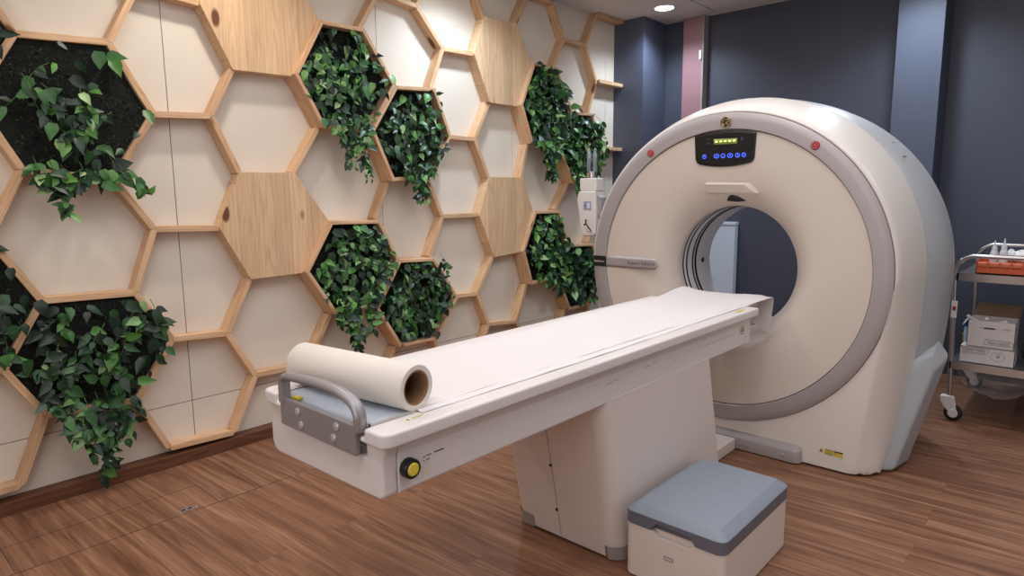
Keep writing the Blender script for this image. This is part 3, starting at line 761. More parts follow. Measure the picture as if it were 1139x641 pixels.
# pedestal
def ped_out(k):   # k: 0 bottom .. 1 top
    return rrect(1.742, 2.27, .612-.137*k, 1.545-.178*k, .062, 7)
v = []; f = []; ks = (0, .004, .5, 1); p0 = ped_out(0); m_ = len(p0)
for i, k in enumerate((0, .02, .35, .7, 1)): v += [(x, y, .010+.668*k) for x, y in ped_out(k)]
for j in range(4):
    for i in range(m_): f.append((j*m_+i, j*m_+(i+1) % m_, (j+1)*m_+(i+1) % m_, (j+1)*m_+i))
f += [tuple(range(m_))[::-1], tuple(range(4*m_, 5*m_))]
pd = MB().add(v, f).build('pedestal', M_white2, tb, smooth=True, ang=50)
MB().prism(rrect(1.752, 2.26, .625, 1.53, .05, 5), 'z', 0, .012).build('pedestal_plinth', M_black, tb)
def guard(cx_, cy_):
    v = []; f = []; idx = [i for i, (x, y) in enumerate(p0) if abs(x-cx_) < .095 and abs(y-cy_) < .095]
    # denser outline: add straight run to each side
    sx = 1 if cx_ > TX else -1; sy = 1 if cy_ > 1 else -1
    arc = [p0[i] for i in idx]
    if sy < 0 and sx < 0: arc = sorted(arc, key=lambda p: (p[0]-p[1]))
    arc = sorted(arc, key=lambda p: math.atan2((p[1]-cy_+sy*.1)*1, (p[0]-cx_+sx*.1)*1) if True else 0)
    c0 = (cx_-sx*.062, cy_-sy*.062)
    an = sorted([(math.atan2(p[1]-c0[1], p[0]-c0[0]) % (2*pi), p) for p in arc])
    pts = [p for _, p in an]
    a0, a1 = pts[0], pts[-1]
    def ext(p):
        # run along the straight face away from the corner
        if abs(p[0]-cx_) < .004: return (p[0], p[1]-sy*.045)
        return (p[0]-sx*.04, p[1])
    pts = [ext(a0)]+pts+[ext(a1)]
    mm = len(pts)
    for z, sh in ((0.004, 0), (.062, -.0125)):
        for x, y in pts:
            ox = sx*.0022 if abs(x-cx_) < .06 else 0; oy = sy*.0022 if abs(y-cy_) < .06 else 0
            v.append((x+ox, y+oy+sh*(1 if sy < 0 else 1), z))
    for i in range(mm-1): f.append((i, i+1, mm+i+1, mm+i))
    mesh_obj('foot_guard', v, f, M_foot, tb, smooth=True, ang=None)
for cx_, cy_ in ((1.742, .612), (2.27, .612), (1.742, 1.545), (2.27, 1.545)): guard(cx_, cy_)
MB().box(1.862, 2.128, 1.50, 1.990, .003, .066).build('base_link', M_white2, tb, bevel=.004)
# vertical joint and screws on the near face
def pf(z): return .612-.137*(z-.010)/.668-.0012
b = MB(); pts = [(1.987+.012*(z-.2)*0, pf(z), z) for z in (.02, .15, .3, .48, .66)]
b.tube(pts, .0011, 5); b.build('pedestal_joint', M_foot, tb)
for x, z in ((1.984, .345), (1.982, .14)):
    MB().lathe([(.0065, .002), (.0065, -.002), (.003, -.003), (0, -.003)], (x, pf(z), z), 'y', 14).build('pedestal_screw', M_black, tb)
# beam under the top
prof = [(1.728, .80), (1.728, .70)]+arc_pts(1.758, .695, .030, 180, 270, 4)+arc_pts(2.258, .675, .010, 270, 360, 3)+[(2.268, .80)]
MB().prism(prof, 'y', -.42, 1.776).build('beam', M_white, tb, bevel=.003)
# near end cap, U-shaped round the bracket
prof = arc_pts(1.748, .694, .040, 180, 270, 6)+arc_pts(2.245, .681, .018, 270, 360, 4)+[(2.264, .765), (2.272, .79), (2.285, .812), (2.198, .812), (2.198, .762), (1.806, .762), (1.806, .812), (1.70, .812), (1.707, .775), (1.708, .72)]
prof = [(x, z-.004) if z < .7 else (x, z) for x, z in prof]
MB().prism(prof, 'y', -.468, -.4195).build('end_cap', M_white, tb, smooth=True, bevel=.009, seg=3, ang=30)
# top ledge with notch
slab_notch = 1
prof = [(2.303, 1.79), (1.697, 1.79)]+arc_pts(1.697+.03, -.487+.03, .03, 180, 270, 5)+[(1.806, -.487), (1.806, -.435), (2.198, -.435), (2.198, -.487)]+arc_pts(2.303-.03, -.487+.03, .03, 270, 360, 5)
tl = MB().prism(prof, 'z', .806, .846).build('top_ledge', M_white, None)
cut(tl, MB().box(1.782, 2.218, -.6, 2.0, .822, .9))
tl.parent = tb; tl.data.polygons.foreach_set('use_smooth', [True]*len(tl.data.polygons))
md = tl.modifiers.new('bevel', 'BEVEL'); md.width = .008; md.segments = 3; md.limit_method = 'ANGLE'; md.angle_limit = R(30)
wn = tl.modifiers.new('wn', 'WEIGHTED_NORMAL')
# black and yellow knob on the side, print
kn = MB().lathe([(.026, 0), (.026, .020), (.024, .023), (.018, .023), (.018, .019), (0, .019)], (2.268, -.392, .729), 'x', 32).build('side_knob', M_black, tb, smooth=True)
MB().lathe([(.0175, .0185), (.0175, .024), (.015, .026), (0, .026)], (2.268, -.392, .729), 'x', 28).build('knob_cap', M_yellow, kn, smooth=True)
for y0, y1, z0, m_ in ((-.340, -.333, .737, M_inkgrey), (-.329, -.312, .7385, M_inkgrey), (-.340, -.336, .727, M_ink), (-.330, -.318, .7275, M_inkgrey), (-.302, -.268, .7395, M_ink)):
    MB().box(2.268, 2.2686, y0, y1, z0, z0+.0032).build('side_print', m_, tb)
lb = MB().box(2.268, 2.2695, 1.645, 1.705, .722, .772).build('square_emblem', M_white, tb)
b = MB()
b.lathe([(.021, 2.2697-2.2685), (.021, .0018), (.017, .0018), (.017, .0012)], (2.2685, 1.675, .747), 'x', 24, closed=True)
b.build('emblem_ring', M_inkbrown, lb)
text('emblem_letters', 'GE', .026, (2.2703, 1.675, .747), FX, M_inkbrown, lb, shear=.3)
for y0, y1 in ((1.27, 1.34), (1.35, 1.37), (1.38, 1.55), (1.56, 1.59)):
    MB().box(2.268, 2.2684, y0, y1, .741, .7425).build('scuff_mark', M_inkgrey, tb)
for y, z, l_ in ((.50, .739, .05), (.56, .742, .02), (.77, .748, .04), (.83, .752, .03), (1.22, .744, .03), (1.0, .725, .02)): MB().box(2.268, 2.2684, y, y+l_, z, z+.0016).build('scuff_mark', M_inkgrey, tb)
lbl = MB().box(2.245, 2.262, -.39, -.31, .8461, .8467).build('ledge_label', mat('label_cream', (226, 220, 196), .6), tb)
MB().add([(2.252, -.383, .8470), (2.262, -.375, .8470), (2.25, -.37, .8470)], [(0, 1, 2)]).box(2.25, 2.252, -.365, -.32, .8467, .8470).box(2.256, 2.258, -.365, -.33, .8467, .8470).build('label_print', M_inkbrown, lbl)
lbl = MB().box(2.262, 2.282, 1.60, 1.68, .8461, .8467).build('ledge_label', M_warn, tb)
# bracket and handle
br = MB().prism(rrect(1.817, 2.19, .766, .846, .004, 2), 'y', -.492, -.478).build('bracket_plate', M_handle, tb, bevel=.002)
for x, z in ((1.915, .822), (1.93, .787), (2.108, .826), (2.092, .791)):
    MB().lathe([(.0115, -.490), (.0115, -.4945), (.008, -.497), (0, -.497)], (x, 0, z), 'y', 20).build('bracket_screw', M_screw, br, smooth=True)
def bez(pts, n=8):
    out = []; P_ = [Vector(p) for p in pts]
    P_ = [P_[0]*2-P_[1]]+P_+[P_[-1]*2-P_[-2]]
    for i in range(1, len(P_)-2):
        for k in range(n):
            t = k/n; a, b2, c2, d2 = P_[i-1:i+3]
            out.append(.5*((2*b2)+(c2-a)*t+(2*a-5*b2+4*c2-d2)*t*t+(3*b2-a-3*c2+d2)*t**3))
    out.append(P_[-2]); return out
hp_ = bez([(1.832, -.484, .835), (1.832, -.484, .86), (1.834, -.484, .894), (1.85, -.484, .910), (1.89, -.484, .915), (1.98, -.484, .921), (2.06, -.484, .923), (2.13, -.484, .918), (2.18, -.484, .902), (2.20, -.484, .878), (2.202, -.484, .855), (2.20, -.484, .835)], 5)
b = MB().tube(hp_, .0125, 12)
b.v = [(x, -.484+(y+.484)*1.45, z) for x, y, z in b.v]
b.build('grip_handle', M_handle, tb, smooth=True, ang=60)
# cradle: long concave board
def cz_(x): return .826+.010*((x-TX)/.21)**2
v = []; f = []; nx = 24; yy = [-.462, -.44, 0, .6, 1.2, 1.8, 2.02, 2.035]
for j, y in enumerate(yy):
    for i in range(nx+1):
        x = TX-.21+.42*i/nx; sh = .006 if j in (0, len(yy)-1) else 0
        if y > 1.8: sh -= .012*smoothstep(1.75, 2.0, y)
        v.append((x, y, max(cz_(x)-sh, .8475 if y > -.43 and y < 1.8 and 0 else 0)))
for j in range(len(yy)-1):
    for i in range(nx): k = j*(nx+1)+i; f.append((k, k+1, k+nx+2, k+nx+1))
o = mesh_obj('cradle', v, f, M_cradle, tb, smooth=True, ang=None)
sd = o.modifiers.new('s', 'SOLIDIFY'); sd.thickness = .012; sd.offset = -1
for v_ in o.data.vertices: v_.co.z += .012
MB().box(2.206, 2.212, -.462, 1.98, .824, .848).box(1.788, 1.794, -.462, 1.98, .824, .848).build('cradle_rail', M_black, tb)
MB().box(2.2125, 2.2175, -.462, 1.98, .824, .851).build('rail_edge', M_screw, tb)
for x in (1.86, 2.165):
    MB().box(x-.016, x+.016, -.470, -.452, .840, .8465 if x < 2 else .8475).build('yellow_sticker', M_warn, tb)
base_at(tb, (TX, 1.05, 0))

# examination paper drawn off the roll
def paper_z(x, y):
    e = abs(x-TX)
    z = .8465+.0055*(e/.2)**2 if e < .205 else .852-.004*smoothstep(.205, .236, e)
    r_ = random.Random(1)
    z += .0012*math.sin(x*60+y*9)*math.sin(y*14+x*20)
    return z
v = []; f = []; nx = 40; rows = []
ny = 90
for j in range(ny+1):
    y = -.315+(2.05+.315)*j/ny; w_ = 1-.0*j
    t_ = smoothstep(1.75, 2.05, y); sw = .012*math.sin(y*3.1)
    xl = 1.748+sw*.6+.01*t_; xr = 2.246+sw*.4+.02*t_
    row = []
    for i in range(nx+1):
        x = xl+(xr-xl)*i/nx
        z = paper_z(x, y)
        
        if y > 1.8: 
            z += .016*smoothstep(1.75, 2.0, y)+.012*smoothstep(1.8, 2.05, y)*(1-smoothstep(0, .09, x-xl)) - .004*smoothstep(1.8, 2.0, y)*smoothstep(.12, 0, xr-x)
        row.append((x, y+.02*math.sin(x*9)*smoothstep(1.9, 2.05, y), z))
    rows.append(row)
last = rows[-1]
for k, (dy, dz) in enumerate([(.008, -.004), (.013, -.014), (.016, -.03), (.018, -.06), (.014, -.11), (.008, -.17)]):
    row = []
    for i, (x, y, z) in enumerate(last):
        u = i/nx; e = 1.25 if u > .9 else 1.0
        drop = dz*(.55+.65*u**3)
        row.append((x-.02*u*(-dz/.17), y+dy+.006*math.sin(u*7)*(-dz/.17), z+drop))
    rows.append(row)
for row in rows: v += row
for j in range(len(rows)-1):
    for i in range(nx): k = j*(nx+1)+i; f.append((k, k+1, k+nx+2, k+nx+1))
o = mesh_obj('paper_sheet', v, f, M_paper, None, smooth=True, ang=None)
tag(o, 'long white sheet of exam paper covering the table and drooping at the scanner bore', 'paper sheet')
# the roll
A_ = Vector((2.216, -.312, .909)); B_ = Vector((1.745, -.372, .909)); ax = (B_-A_).normalized(); Lr = (B_-A_).length
Q = ax.to_track_quat('Z', 'Y').to_matrix().to_4x4(); Mx = Matrix.Translation(A_) @ Q
pr_ = thing('paper_roll', 'thick roll of white exam paper lying across the near end of the scanner table', 'paper roll')
MB().lathe([(.0475, .002), (.049, 0), (.0615, 0), (.063, .002), (.063, Lr-.002), (.0615, Lr), (.049, Lr), (.0475, Lr-.002)], n=64, closed=True).xf(Mx).build('wound_paper', M_roll, pr_, smooth=True, ang=50)
MB().lathe([(.044, .0012), (.0475, .0012), (.0475, Lr-.002), (.044, Lr-.002)], n=48, closed=True).xf(Mx).build('cardboard_core', M_card, pr_, smooth=True, ang=50)
base_at(pr_, ((A_+B_)/2).to_tuple()[:2]+(.847,))

# ------------------------------------------------------------ step stool
st = thing('step_stool', 'low white box step with a blue-grey lid beside the table pedestal', 'step')
o = MB().prism(rrect(2.308, 2.692, .583, 1.178, .03, 5), 'z', .006, .208).build('step_body', M_stepbox, None, smooth=False)
b = MB(); b.prism([(2.415, .23), (2.582, .23), (2.582, .206), (2.564, .190), (2.445, .190), (2.422, .206)], 'y', .55, .606)
cut(o, b); o.parent = st
md = o.modifiers.new('b', 'BEVEL'); md.width = .003; md.segments = 2; md.limit_method = 'ANGLE'
MB().box(2.40, 2.60, .6065, .612, .18, .25).build('hand_hold', M_stepbox, st)
b = MB(); v = []; f = []; secs = [(0, .034, .2085), (0, .034, .256), (.004, .032, .261), (.036, .016, .2815), (.040, .014, .2822)]
for ins, r_, z in secs: v += [(x, y, z) for x, y in rrect(2.305+ins, 2.695-ins, .580+ins, 1.182-ins, r_, 5)]
m_ = 24
def lid_part(name, a, c_, m, cap_top, notch=False):
    vv = []; ff = []
    for ins, r_, z in secs[a:c_]: vv += [(x, y, z) for x, y in rrect(2.305+ins, 2.695-ins, .580+ins, 1.182-ins, r_, 5)]
    for j in range(c_-a-1):
        for i in range(m_): ff.append((j*m_+i, j*m_+(i+1) % m_, (j+1)*m_+(i+1) % m_, (j+1)*m_+i))
    ff.append(tuple(range(m_))[::-1]); ff.append(tuple(range((c_-a-1)*m_, (c_-a)*m_)))
    o = MB().add(vv, ff).build(name, m, None, smooth=True, ang=25)
    if notch:
        cut(o, MB().prism([(2.405, .20), (2.600, .20), (2.588, .212), (2.565, .240), (2.440, .240), (2.416, .212)], 'y', .55, .606))
    o.parent = st
    return o
lid_part('lid_skirt', 0, 2, M_stepside, False, True)
lid_part('lid_rim', 1, 4, M_steptop, False)
lid_part('tread', 3, 5, M_steptop, True)
pt = MB().box(2.470, 2.508, .5815, .583, .115, .131).build('name_plate', M_foot, st)
MB().box(2.474, 2.504, .5810, .5815, .1205, .1255).build('plate_print', M_gwhite, pt)
base_at(st, (2.5, .89, 0))

# ------------------------------------------------------------ things near the back wall
cb = thing('enamel_cabinet', 'pale blue-white cabinet by the back wall, seen through the scanner bore', 'cabinet')
MB().box(.50, 1.035, 4.405, 4.475, .04, 1.102).build('cabinet_body', M_cab, cb, bevel=.004)
MB().box(.498, 1.038, 4.40, 4.478, 1.107, 1.137).build('cabinet_top', M_cab, cb, bevel=.003)
MB().box(.52, 1.02, 4.42, 4.46, 0, .045).build('plinth', M_black, cb)
base_at(cb, (.77, 4.44, 0))

ij = thing('contrast_injector', 'white injector head on a stand behind the scanner, in front of the far ivy', 'injector')
IX, IY = .50, 2.9
MB().prism([(.424, 1.43), (.578, 1.43), (.590, 1.28), (.588, 1.10), (.572, 1.077), (.478, 1.072), (.448, 1.10), (.425, 1.25), (.405, 1.36)], 'y', IY-.07, IY+.07).build('injector_body', M_gshell, ij, smooth=True, bevel=.016, seg=3)
MB().prism([(.424, 1.43), (.422, 1.53), (.578, 1.53), (.584, 1.425)], 'y', IY-.055, IY+.055).build('injector_neck', M_gshell, ij, smooth=True, bevel=.012, seg=3)
MB().lathe([(.043, 1.525), (.043, 1.575), (.038, 1.582), (0, 1.582)], (.503, IY, 0), 'z', 28).build('collar', M_steel, ij, smooth=True)
for dx in (-.026, .028):
    MB().lathe([(.0185, 1.58), (.0185, 1.72), (.010, 1.735), (.005, 1.765), (0, 1.765)], (.503+dx, IY, 0), 'z', 20).build('syringe', mat('clear_syringe', (206, 214, 220), .06, alpha=.28), ij, smooth=True)
    MB().lathe([(.0165, 1.585), (.0165, 1.66), (.006, 1.69), (0, 1.69)], (.503+dx, IY, 0), 'z', 20).build('syringe_plunger', M_black, ij)
sc_ = MB().box(.478, .548, IY-.075, IY-.069, 1.285, 1.35).build('injector_screen', mat('screen_lavender', (150, 156, 186), .3), ij, bevel=.002)
MB().box(.512, .538, IY-.0765, IY-.0748, 1.295, 1.338).build('screen_field', mat('screen_field', (206, 210, 226), .3), sc_)
MB().box(.488, .506, IY-.0765, IY-.0748, 1.305, 1.32).build('screen_key', M_inkgrey, sc_)
b = MB().tube([(.505, IY-.07, 1.20), (.515, IY-.10, 1.205), (.52, IY-.10, 1.175), (.535, IY-.10, 1.16), (.555, IY-.09, 1.13), (.56, IY-.085, 1.115)], .005, 8)
b.tube([(.52, IY-.10, 1.175), (.505, IY-.10, 1.165)], .007, 8)
b.build('hose_hook', M_black, ij, smooth=True)
MB().prism([(.585, 1.40), (.62, 1.38), (.622, 1.24), (.60, 1.22), (.585, 1.25)], 'y', IY-.04, IY+.04).build('side_arm_mount', M_bump, ij, bevel=.006)
MB().tube([(.61, IY, 1.30), (.74, IY+.02, 1.28), (.82, IY+.05, 1.22)], .018, 12).build('support_arm', M_bump, ij, smooth=True)
MB().tube([(.82, IY+.05, .09), (.82, IY+.05, 1.24)], .02, 16).build('pole', M_steel, ij, smooth=True)
b = MB()
for k in range(5):
    an = 2*pi*k/5+.3; b.tube([(.82, IY+.05, .10), (.82+.22*math.cos(an), IY+.05+.22*math.sin(an), .07)], [.022, .014], 10)
b.build('star_base', M_bump, ij, smooth=True)
for k in range(5):
    an = 2*pi*k/5+.3; MB().lathe([(.028, -.012), (.03, -.006), (.03, .006), (.028, .012)], (.82+.22*math.cos(an), IY+.05+.22*math.sin(an), .03), 'y', 20).build('caster_wheel', M_rubber, ij, smooth=True)
base_at(ij, (.82, IY+.05, 0))

# ------------------------------------------------------------ trolley
ca = thing('instrument_trolley', 'stainless steel two-shelf trolley on casters at the right, beside the scanner', 'trolley')
CX0, CX1, CY0, CY1 = 2.892, 3.40, 3.31, 4.20
for y, zt in ((CY0, 1.024), (CY1, 1.036)):
    pts = [(CX0+.028, y, .11), (CX0+.012, y, .5), (CX0, y, .90)]+[(CX0+.10+.10*math.cos(R(a)), y, zt-.10+.10*math.sin(R(a))) for a in range(180, 89, -12)]
    pts += [(CX1-.10+.10*math.cos(R(a)), y, zt-.10+.10*math.sin(R(a))) for a in range(90, -1, -12)]+[(CX1-.012, y, .5), (CX1-.028, y, .11)]
    MB().tube(pts, .0135, 12).build('tube_frame', M_steel, ca, smooth=True, ang=60)
for z in (.915, .372):
    s_ = MB().box(CX0+.015, CX1-.015, CY0-.012, CY1+.012, z-.008, z).build('shelf', M_steeld, ca)
    b = MB().box(CX0+.012, CX1-.012, CY0-.018, CY0-.010, z-.042, z+.003).box(CX0+.012, CX1-.012, CY1+.010, CY1+.018, z-.042, z+.003)
    b.box(CX0+.012, CX0+.020, CY0-.018, CY1+.018, z-.042, z+.003).box(CX1-.020, CX1-.012, CY0-.018, CY1+.018, z-.042, z+.003)
    b.build('shelf_rim', M_steel, s_)
for x in (CX0+.03, CX1-.03):
    for y in (CY0, CY1):
        c_ = MB().prism([(x-.05, .155), (x-.048, .120), (x-.03, .085), (x+.012, .045), (x+.03, .042), (x+.042, .06), (x+.03, .115), (x+.022, .15), (x+.005, .158)], 'y', y-.024, y+.024).build('caster', M_caster, ca, bevel=.006)
        MB().lathe([(.036, -.016), (.048, -.012), (.050, 0), (.048, .012), (.036, .016)], (x+.022, y, .051), 'y', 28).build('caster_wheel', M_rubber, c_, smooth=True)
        MB().lathe([(.024, -.0275), (.027, -.024), (.027, .024), (.024, .0275)], (x+.022, y, .051), 'y', 24).build('wheel_hub', M_caster, c_, smooth=True)
sk = MB().box(CX0-.006, CX0+.024, CY0-.016, CY0-.0145, .645, .75).build('sticker', M_sticker, ca)
sk.matrix_world = Matrix.Translation((.003, 0, 0)); 
MB().box(CX0+.0, CX0+.018, CY0-.0168, CY0-.016, .69, .715).build('sticker_print', M_red, sk)
base_at(ca, (3.146, 3.755, 0))

def carton(name, x0, x1, y0, y1, z0, z1, label, open_=False, rz=0, m=M_boxwhite):
    t = thing(name, label, 'box', None)
    th = .003; b = MB()
    b.box(x0, x1, y0, y0+th, z0, z1).box(x0, x1, y1-th, y1, z0, z1).box(x0, x0+th, y0, y1, z0, z1).box(x1-th, x1, y0, y1, z0, z1).box(x0, x1, y0, y1, z0, z0+th)
    if not open_: b.box(x0, x1, y0, y1, z1-th, z1)
    b.build('carton', m, t)
    return t
t = carton('carton_box', 2.945, 3.214, 3.335, 3.56, .3735, .474, 'closed white syringe carton on the lower trolley shelf, under the open one')
text('box_lettering', 'DISPO VAN', .022, (3.015, 3.3348, .452), FY, M_ink, t, xs=1.0, thin=.0004)
b = MB(); 
pts = [(3.015+.066*(1 if math.cos(a) > 0 else -1)+.008*math.cos(a), 3.3346, .452+.0135*math.sin(a)) for a in [2*pi*i/28 for i in range(28)]]
b.tube(pts+pts[:2], .0008, 4, cap=False)
pts = [(3.135+.034*math.cos(a), 3.3346, .428+.027*math.sin(a)) for a in [2*pi*i/28 for i in range(28)]]
b.tube(pts+pts[:2], .0006, 4, cap=False)
b.box(2.957, 3.075, 3.3342, 3.335, .4335, .4345).box(2.957, 2.985, 3.3342, 3.335, .425, .427)
b.build('box_print', M_ink, t)
MB().box(3.124, 3.146, 3.3342, 3.335, .441, .4445).box(3.128, 3.143, 3.3342, 3.335, .424, .433).build('box_print', M_inkgrey, t)
base_at(t, (3.08, 3.45, .3735))
t = carton('carton_box', 2.973, 3.205, 3.352, 3.56, .475, .634, 'open white syringe carton with raised brown flap, on the closed one', True)
text('box_lettering', 'DISPO VAN', .021, (3.13, 3.3518, .505), FY, M_ink, t, rot=pi, thin=.0004)
b = MB(); pts = [(3.13+.062*(1 if math.cos(a) > 0 else -1)+.008*math.cos(a), 3.3516, .505+.0135*math.sin(a)) for a in [2*pi*i/28 for i in range(28)]]
b.tube(pts+pts[:2], .0008, 4, cap=False); b.box(3.03, 3.12, 3.3512, 3.352, .590, .592).box(3.055, 3.105, 3.351, 3.352, .587, .596).box(3.06, 3.19, 3.3514, 3.352, .525, .526)
b.build('box_print', M_ink, t)
text('box_lettering', 'DISPO', .016, (3.165, 3.3518, .594), FY, M_inkbrown, t, rot=pi, thin=.0004)
mesh_obj('back_flap', [(2.973, 3.56, .634), (3.205, 3.56, .634), (3.212, 3.60, .705), (2.990, 3.60, .712)], [(0, 1, 2, 3)], M_kraft, t)
mesh_obj('side_flap', [(2.973, 3.36, .634), (2.973, 3.55, .634), (2.935, 3.55, .60), (2.94, 3.38, .59)], [(0, 1, 2, 3)], M_boxwhite, t)
mesh_obj('side_flap', [(3.205, 3.36, .634), (3.205, 3.55, .634), (3.216, 3.56, .67), (3.213, 3.38, .66)], [(0, 1, 2, 3)], M_kraft, t)
base_at(t, (3.09, 3.456, .475))
# wrapped syringes sticking out
r = random.Random(5)
for k, lab in enumerate(('wrapped white syringe standing out of the open carton at its left', 'wrapped white syringe leaning across the middle of the open carton', 'wrapped white syringe lying low in the open carton at the right')):
    x = 3.0+k*.055
    pts = [Vector((x, 3.42, .56)), Vector((x+.01, 3.40, .62)), Vector((x-.035+.04*k, 3.37, .655-.008*k))]
    b = MB().tube(pts, [.010, .012, .009], 8)
    b.v = [(p[0], p[1], p[2]) for p in b.v]
    tag(b.build('wrapped_syringe', M_tissue, None, smooth=True), lab, 'syringe', 'syringes in the open carton')
# kraft box behind left
t = carton('kraft_box', 2.915, 2.943, 3.56, 3.86, .3735, .50, 'brown cardboard box behind the white cartons on the lower shelf', m=M_kraft)
base_at(t, (2.93, 3.71, .3735))
t = thing('blue_capped_bottle', 'slim pale bottle with bright blue cap left of the open carton', 'bottle')
MB().lathe([(.014, .0), (.0155, .004), (.0155, .085), (.011, .098), (.008, .10), (0, .10)], (2.957, 3.47, .475), 'z', 20).build('bottle_body', M_bluebody, t, smooth=True)
MB().lathe([(.014, .095), (.0155, .10), (.0155, .128), (.012, .134), (0, .134)], (2.957, 3.47, .475), 'z', 20).build('bottle_cap', M_blue, t, smooth=True)
base_at(t, (2.957, 3.47, .475))
# grey plastic bag
def blob(c_, rx, ry, rz, seed, nseg=20, amp=.16):
    r = random.Random(seed); v = []; f = []; nr = 12
    ph = [r.uniform(0, 6.28) for _ in range(6)]
    for j in range(nr+1):
        la = -pi/2+pi*j/nr
        for i in range(nseg):
            lo = 2*pi*i/nseg
            k = 1+amp*(math.sin(3*lo+ph[0]+2*la)*.5+math.sin(5*lo+ph[1])*math.cos(3*la+ph[2])*.5+.4*math.sin(9*lo+7*la+ph[3]))
            v.append((c_[0]+rx*k*math.cos(la)*math.cos(lo), c_[1]+ry*k*math.cos(la)*math.sin(lo), max(c_[2]+rz*k*math.sin(la), c_[2]-rz*.96)))
    for j in range(nr):
        for i in range(nseg):
            i2 = (i+1) % nseg; f.append((j*nseg+i, j*nseg+i2, (j+1)*nseg+i2, (j+1)*nseg+i))
    return MB().add(v, f)
t = thing('plastic_bag', 'crumpled dark grey plastic bag right of the cartons, on the lower shelf', 'bag')
blob((3.296, 3.55, .472), .075, .12, .10, 3).build('bag_body', M_baggrey, t, smooth=True)
blob((3.285, 3.52, .575), .035, .035, .05, 4).build('bag_knot', M_baggrey, t, smooth=True)
base_at(t, (3.296, 3.55, .3735))
t = thing('blue_capped_bottle', 'bottle with blue cap behind the grey plastic bag', 'bottle')
MB().lathe([(.02, .0), (.022, .004), (.022, .20), (.012, .225), (0, .225)], (3.262, 3.70, .3735), 'z', 20).build('bottle_body', M_bluebody, t, smooth=True)
MB().lathe([(.016, .22), (.017, .225), (.017, .255), (0, .262)], (3.262, 3.70, .3735), 'z', 20).build('bottle_cap', M_blue, t, smooth=True)
base_at(t, (3.262, 3.70, .3735))
# clear film bag hanging under the lower shelf
v = []; f = []; r = random.Random(9); nx = 22; nz = 10
for j in range(nz+1):
    for i in range(nx+1):
        u = i/nx; w_ = j/nz; dep = .15*math.sin(pi*min(1, max(0, u*1.0)))**.6
        v.append((2.935+.42*u+r.uniform(-.006, .006), 3.36+.18*math.sin(pi*w_)*1+r.uniform(-.012, .012)-.03*w_, .328-dep*math.sin(pi*w_/2)+r.uniform(-.008, .008)*(j > 0)))
for j in range(nz):
    for i in range(nx): k = j*(nx+1)+i; f.append((k, k+1, k+nx+2, k+nx+1))
o = mesh_obj('clear_plastic_bag', v, f, M_bagclear, None, smooth=True, ang=None)
tag(o, 'clear plastic film bag sagging below the lower trolley shelf', 'bag')
# orange organiser tray
t = thing('orange_tray', 'orange compartment tray on top of the trolley holding bottles and gauze', 'tray')
x0, x1, y0, y1, z0, z1 = 2.985, 3.33, 3.352, 3.60, .9195, .992
b = MB().box(x0, x1, y0, y1, z0, z0+.004).box(x0, x1, y1-.004, y1, z0, z1+.02).box(x0, x0+.004, y0, y1, z0, z1).box(x1-.004, x1, y0, y1, z0, z1).box(x0, x1, y0, y0+.004, z0, z0+.034)
b.build('tray_shell', M_orange, t)
for i in range(6):
    xa = x0+.008+i*.0555
    MB().prism([(y0+.004, z0+.036), (y0-.008, z0+.044), (y0-.008, z1-.008), (y0+.03, z1-.004), (y0+.03, z0+.036)], 'x', xa, xa+.046).build('compartment', M_orange_in, t, bevel=.004)
    MB().box(xa+.046, xa+.0555, y0-.002, y0+.2, z0+.01, z1-.006).build('divider', M_orange, t)
base_at(t, ((x0+x1)/2, (y0+y1)/2, z0))
for x, y, zz_, h_, lab in ((3.060, 3.43, .938, .175, 'frosted squeeze bottle at the left of the orange tray'), (3.108, 3.40, .938, .19, 'taller frosted squeeze bottle right of the first in the orange tray')):
    t = thing('squeeze_bottle', lab, 'bottle', 'squeeze bottles in the orange tray')
    MB().lathe([(.019, 0), (.021, .004), (.021, h_*.55), (.016, h_*.64), (.012, h_*.67), (0, h_*.67)], (x, y, zz_), 'z', 24).build('bottle_body', M_bottle, t, smooth=True)
    MB().lathe([(.014, h_*.66), (.014, h_*.75), (.006, h_*.82), (.003, h_), (0, h_)], (x, y, zz_), 'z', 20).build('bottle_nozzle', M_bottle, t, smooth=True)
    base_at(t, (x, y, zz_))
tag(blob((3.205, 3.42, 1.025), .05, .04, .035, 8, amp=.3).build('gauze_pad', M_tissue, None, smooth=True), 'crumpled white gauze heaped at the right of the orange tray', 'gauze')
tag(blob((3.14, 3.47, 1.02), .024, .03, .035, 18, amp=.3).build('gauze_pad', M_tissue, None, smooth=True), 'small white gauze wad behind the taller squeeze bottle', 'gauze')

# ------------------------------------------------------------ floor fitting
t = thing('floor_pull', 'small oval metal lifting pull set in the wood-look floor near the ivy wall', 'floor pull')
pts = [(.545+.012*math.cos(a), -.31+(.034 if math.sin(a) > 0 else -.034)+.012*math.sin(a)) for a in [2*pi*(i+.5)/24 for i in range(24)]]
MB().prism(pts, 'z', .0005, .004).build('pull_plate', M_steel, t, bevel=.001)
MB().box(.540, .550, -.340, -.322, .004, .0055).box(.540, .550, -.312, -.294, .004, .0055).build('pull_slot', M_ink, t)
MB().lathe([(.004, .004), (.004, .006), (0, .006)], (.545, -.283, 0), 'z', 12).build('pull_screw', M_steeld, t)
base_at(t, (.545, -.31, 0))
# fine joints of the floor hatch
struct(MB().box(.577, .5795, YF, .18, .0, .0006).box(.313, .315, -1.4, -.183, 0, .0006).box(.315, .577, -.183, -.1805, 0, .0006).box(.12, .577, .024, .026, 0, .0006).box(.08, .577, -.96, -.958, 0, .0006).build('trim_5', M_ink))

